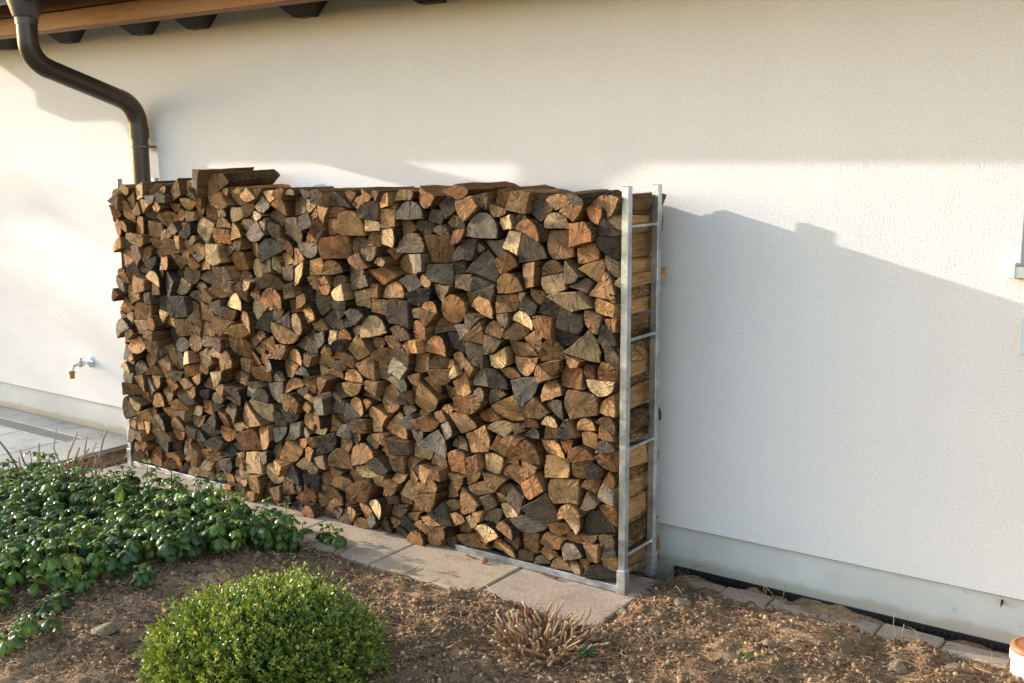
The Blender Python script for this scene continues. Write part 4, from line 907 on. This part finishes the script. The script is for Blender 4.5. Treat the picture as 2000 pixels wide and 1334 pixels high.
me, m = build_whorls('evergreen_ground_cover', rs, pts[:, 0], pts[:, 1], hh, rs.uniform(.046, .072, len(pts))*(.85+.3*rs.uniform(0, 1, len(pts))))
gc = link('evergreen_ground_cover', me); setp(gc, 'dense glossy dark green ground cover with drooping oval leaves filling the left bed', 'ground cover', kind='stuff')
st_ = m.build('stems', STEMG, gc); st_['kind'] = 'stuff'
singles = [(-1.205, -.60, .10, .055, 'small dark leafy clump hanging onto the slabs at the tip of the green patch'),
           (-1.42, -.545, .11, .045, 'thin single shoot with curled leaf rising at the patch edge over the slabs'),
           (-2.30, -.475, .13, .050, 'lone leafy shoot standing against the left end of the base rail'),
           (-1.36, -1.36, .085, .045, 'leafy shoot nearest the left side of the clipped bush'),
           (-1.52, -1.52, .07, .048, 'bright small leafy clump on bare soil between patch and clipped bush'),
           (-1.60, -1.72, .09, .055, 'leafy clump at the far lower left, above the bottom corner'),
           (-1.45, -1.66, .06, .05, 'yellow-green leafy clump low on the left, left of the flat rock'),
           (-1.28, -1.84, .06, .048, 'low leafy sprig in the bottom left corner')]
for (x, y, h_, s_, lb) in singles:
    rs = np.random.RandomState(int(abs(x*1000)))
    e = empty('leafy_plant', (x, y, float(bed_h(x, y))), lb, 'plant', 'loose shoots around the evergreen patch')
    k = 1 if 'single' in lb or 'lone' in lb else 5
    D, T, s, c, r, stt = whorls(rs, x+rs.normal(0, .045, k)*(k > 1), y+rs.normal(0, .04, k)*(k > 1), np.full(k, h_)*rs.uniform(.8, 1.2, k), np.full(k, s_)*1.12, 1 if k > 1 else 2)
    for i in range(len(D)):
        V = LT[0]@(frames(D[i:i+1], r[i:i+1])[0]*s[i]).T + T[i]
        link('leaf', mesh('leaf', V, [tuple(map(int, f)) for f in LT[1]], LEAFG, tint=np.tile(c[i], (len(V), 1)), smooth=True), e)
    for a, b in stt: MB().tube([a, b], [.0028, .0018], 6).build('stem', STEMG, e)

# ---- clipped box bush
BX, BY, BZ, BR, BH = -.520, -1.53, .015, .312, .244
bush = empty('box_bush', (BX, BY, 0), 'clipped round box bush with small bright green leaves at the bottom of the picture', 'bush')
rs = np.random.RandomState(31); n = 5200
u = rs.normal(size=(n, 3)); u /= np.linalg.norm(u, axis=1)[:, None]; u[:, 2] = np.where(u[:, 2] < -.35, -u[:, 2], u[:, 2])
lump = 1 + .05*vnoise(u[:, 0]*1.0+u[:, 2], u[:, 1]*1.0-u[:, 2]*.5, .28, 61) + .055*vnoise(u[:, 0]+3, u[:, 1]+u[:, 2], .1, 62)
depth = 1 - rs.uniform(0, 1, n)**1.6*.22
pw = 2.5; su = np.abs(u)**1.0; nrm = (np.abs(u[:, 0])**pw+np.abs(u[:, 1])**pw+np.abs(u[:, 2])**pw)**(-1/pw)
base_ = u*nrm[:, None]*(lump*depth)[:, None]*np.array([BR, BR, BH]) + np.array([BX, BY, BZ])
dirs = u*np.array([1, 1, 1.1]) + rs.normal(0, .45, (n, 3)) + np.array([0, 0, .35]); dirs /= np.linalg.norm(dirs, axis=1)[:, None]
slen = rs.uniform(.018, .05, n) + .05*(rs.uniform(0, 1, n) < .05); young = rs.uniform(0, 1, n)
D = []; T = []; Sz = []; Cc = []
q1 = np.cross(dirs, np.array([.3, .5, .8])); q1 /= np.linalg.norm(q1, axis=1)[:, None]; q2 = np.cross(dirs, q1)
for j in range(5):
    for s in (-1, 1):
        ax_ = (q1 if j % 2 == 0 else q2)*s; t = (j+.5)/5
        d = ax_*(1-.35*t)[..., None] if False else ax_*(1-.35*t) + dirs*(.55+.6*t); D.append(d + rs.normal(0, .15, (n, 3)))
        T.append(base_ + dirs*(slen*t)[:, None]); Sz.append(rs.uniform(.010, .018, n)*(1-.15*t))
        yg = (young[:, None]**1.5)*.75; cc = np.array([.062, .098, .018])*(1-yg) + np.array([.25, .26, .035])*yg; tipf = 1+.35*t
        dead = rs.uniform(0, 1, n) < .03; cc = np.where(dead[:, None], np.array([.30, .20, .06]), cc); Cc.append(cc*tipf*1.35*rs.uniform(.65, 1.3, (n, 1))*(.75+.25*((depth-.78)/.22))[:, None]**0)
D = np.vstack(D); T = np.vstack(T); Sz = np.concatenate(Sz); Cc = np.vstack(Cc)
BLV = np.array([(0, 0, 0), (.35, .27, -.03), (.45, 0, .05), (.35, -.27, -.03), (.8, .2, -.03), (.8, -.2, -.03), (1, 0, -.02)]); BLF = np.array([(0, 3, 2), (0, 2, 1), (2, 6, 4), (2, 5, 6), (1, 2, 4), (3, 5, 2)])
V, F, tt = instances(BLV, BLF, frames(D, rs.normal(0, .7, len(D)))*Sz[:, None, None], T, Cc)
fo = link('foliage', mesh('foliage', V, F, LEAFB, tint=tt), bush); fo['kind'] = 'stuff'
m = MB()
for k in range(46):
    a = rs.uniform(0, 6.28); r_ = rs.uniform(.1, .9); z = BZ+BH*.8*(1-r_**2)**.5
    m.tube([(BX+rs.normal(0, .02), BY+rs.normal(0, .02), -.03), (BX+BR*.5*r_*math.cos(a), BY+BR*.5*r_*math.sin(a), z*.5), (BX+BR*.85*r_*math.cos(a), BY+BR*.85*r_*math.sin(a), z*.92)], [.006, .004, .0015], 5)
br = m.build('branches', m_simple('box_branch', (.10, .075, .05), .9, .2), bush); br['kind'] = 'stuff'
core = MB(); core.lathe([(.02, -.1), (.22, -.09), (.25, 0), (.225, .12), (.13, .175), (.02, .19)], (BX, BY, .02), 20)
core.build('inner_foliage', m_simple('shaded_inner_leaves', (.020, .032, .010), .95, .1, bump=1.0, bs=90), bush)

# ---- an unseen second clipped bush further left, added to shade the bed
bush2 = bush.copy(); C.objects.link(bush2); bush2.location = (-2.95, -2.12, 0)
setp(bush2, 'second clipped box bush added out of view to shade the bed at the left', 'bush')
for ch in list(bush.children):
    c = ch.copy(); C.objects.link(c); c.parent = bush2; c.scale = (1.15, 1.15, 1.35)

# ---- cut-back perennial (stubble of canes)
def cane_plant(name, cx, cy, n, spread, lmin, lmax, rmin, rmax, tilt, cols, seed, label, group=None, wig=.075):
    e = empty(name, (cx, cy, float(bed_h(cx, cy))), label, 'plant', group); rs = np.random.RandomState(seed)
    for k in range(n):
        a = rs.uniform(0, math.tau); r_ = spread*math.sqrt(rs.uniform(0, 1)); x, y = cx+r_*math.cos(a), cy+r_*math.sin(a); z = float(bed_h(x, y))-.008
        tl = tilt*(.25+r_/spread)*rs.uniform(.4, 1.15); a2 = a+rs.normal(0, .35); d = Vector((math.cos(a2)*math.sin(tl), math.sin(a2)*math.sin(tl), math.cos(tl)))
        L = rs.uniform(lmin, lmax); r0_ = rs.uniform(rmin, rmax); p0 = Vector((x, y, z)); w1 = Vector(rs.normal(0, wig*L, 3)); w2 = Vector(rs.normal(0, wig*L, 3))
        m = MB(); m.tube([p0, p0+d*L*.33+w1, p0+d*L*.68+w2, p0+d*L], [r0_, r0_*.95, r0_*.9, r0_*.86], 7)
        c = np.array(cols[rs.randint(len(cols))])*rs.uniform(.75, 1.2); T = np.tile(c, (len(m.v), 1)); T[-7:] = np.array([.48, .36, .22])
        link('cane', mesh('cane', m.v, m.f, CHIP, tint=T, smooth=False), e)
    return e
straw = [(.36, .19, .09), (.27, .135, .065), (.42, .26, .14), (.22, .10, .05)]
stub = cane_plant('cut_back_perennial', .015, -.865, 170, .135, .04, .135, .0022, .0052, 1.2, straw, 5, 'tan stubble of a cut-back perennial sprouting from the soil before the slabs')
hyd = cane_plant('pruned_shrub', -2.74, -.80, 13, .15, .14, .30, .003, .0055, .45, [(.30, .17, .10), (.36, .24, .15)], 12, 'bare pinkish-brown pruned canes behind the green patch, by the terrace', wig=.06)
rs = np.random.RandomState(40)
for k in range(10):   # a few small green buds on the pruned canes
    x, y = -2.74+rs.normal(0, .14), -.80+rs.normal(0, .10); d = np.array([[rs.normal(), rs.normal(), .8]]); V = LT[0]@(frames(d, np.array([0.]))[0]*.028).T + np.array([x, y, .08+rs.uniform(0, .08)])
    link('leaf', mesh('leaf', V, [tuple(map(int, f)) for f in LT[1]], LEAFG, tint=np.tile([.12, .19, .035], (len(V), 1)), smooth=True), hyd)
sd = cane_plant('dry_weed_stem', .50, -.13, 5, .012, .04, .12, .001, .0018, .5, [(.30, .17, .10)], 3, 'thin dry weed stem standing by the third edging stone', wig=.08)
sd = cane_plant('dry_weed_stem', .92, -.17, 2, .004, .07, .11, .001, .0016, .15, [(.30, .17, .10)], 4, 'single upright dry stem in front of the membrane, lower right', wig=.05)
def strands(name, cx, cy, n, spread, L0, L1, seed, label, cols):
    reg = lambda rs, n: np.stack([cx+rs.normal(0, spread, n), cy+rs.normal(0, spread*.6, n)], 1)
    return curved(name, n, L0, L1, .0011, cols, seed, None, label, 'dry grass', reg, .6)
strands('dry_grass_tangle', .14, -.22, 150, .06, .06, .16, 51, 'tangle of dry brown grass and twigs by the rear rack foot', [(.16, .10, .06), (.22, .15, .09)])
strands('fine_straw', .05, -.86, 240, .12, .05, .14, 52, 'fine straw and thin shoots through the cut-back perennial', straw)
strands('dry_grass_litter', -3.05, -.35, 260, .09, .05, .14, 53, 'dry stalks on the soil between terrace and slabs', [(.24, .17, .11), (.16, .11, .07)])

# ---- dead leaves and bits of bark
def dead_leaf(x, y, z, s, c, label, seed, n=1):
    e = None; rs = np.random.RandomState(seed); t = leaf_template(6, -.5, -.8, .75); V = []; F = []
    for k in range(n):
        d = np.array([[rs.normal(), rs.normal(), rs.uniform(0, .5)]]); v = t[0]@(frames(d, rs.normal(0, .8, 1))[0]*s*rs.uniform(.7, 1.1)).T + np.array([x+rs.normal(0, s*.4)*(n > 1), y+rs.normal(0, s*.3)*(n > 1), z+.002]) + rs.normal(0, s*.02, (len(t[0]), 3))
        F += [tuple(int(i)+len(V)*len(t[0]) for i in f) for f in t[1]]; V.append(v)
    V = np.vstack(V); V[:, 2] += max(0, z+.001-V[:, 2].min()); o = link('dead_leaf', mesh('dead_leaf', V, F, LEAFD, tint=np.tile(c, (len(V), 1)), smooth=True)); return setp(o, label, 'dead leaf')
dead_leaf(-.575, -.392, 0, .038, (.30, .12, .045), 'crumpled orange-brown dead leaf on the slabs beside the base rail', 1, 2)
dead_leaf(-.60, -.80, float(bed_h(-.6, -.8)), .045, (.32, .16, .07), 'tan dead leaf on the soil left of the cut-back perennial', 2)
dead_leaf(.66, -.60, .03, .042, (.30, .20, .06), 'yellow and green fallen leaf at the bottom edge, right of centre', 3, 2)
dead_leaf(.58, -.62, .03, .036, (.14, .17, .04), 'green seedling leaf beside the yellow fallen leaf', 4, 2)
dead_leaf(.35, -.33, .02, .03, (.33, .25, .08), 'small yellowish dead leaf on the soil behind the large clod', 5)
dead_leaf(-1.62, -1.40, .02, .06, (.26, .13, .08), 'pinkish-brown dead leaf under the front edge of the green patch', 6, 2)
dead_leaf(-1.38, -1.55, .02, .05, (.24, .12, .07), 'brown dead leaf on bare soil right of the bright leafy clump', 7)
dead_leaf(.18, -.86, .02, .05, (.055, .12, .03), 'small dark green weed right of the cut-back perennial', 8, 3)
def piece(x, y, z, l, w_, h_, rz, c, label, cat='bark piece'):
    m = MB(); m.box(-l/2, l/2, -w_/2, w_/2, 0, h_, h_*.25); r = random.Random(int(l*1e5)); v = [(a*(1+r.uniform(-.08, .08)), b*(1+r.uniform(-.3, .3)), cc+.15*a*a/l) for a, b, cc in m.v]
    o = link(cat.replace(' ', '_'), mesh('piece', v, m.f, CHIP, tint=np.tile(c, (len(v), 1)))); o.location = (x, y, z); o.rotation_euler = (0, 0, rz); return setp(o, label, cat)
piece(-.295, -.365, .001, .075, .014, .006, -.15, (.12, .075, .045), 'strip of bark on the slabs along the right base rail')
piece(-.66, -.372, .001, .05, .008, .004, -.2, (.14, .09, .05), 'thin bark sliver on the slabs below the start of the right base rail')
piece(.245, -.60, .02, .085, .014, .01, -.35, (.50, .38, .25), 'pale split twig piece on the soil right of the perennial stubble', 'twig')
piece(.30, -.245, .012, .035, .012, .009, -.5, (.42, .28, .16), 'short tan twig stub by the edging stones', 'twig')
piece(.52, -.52, .022, .06, .012, .01, .1, (.33, .22, .14), 'brown twig stub lying at the bottom, right of the clods', 'twig')
print('objects', len(bpy.data.objects))
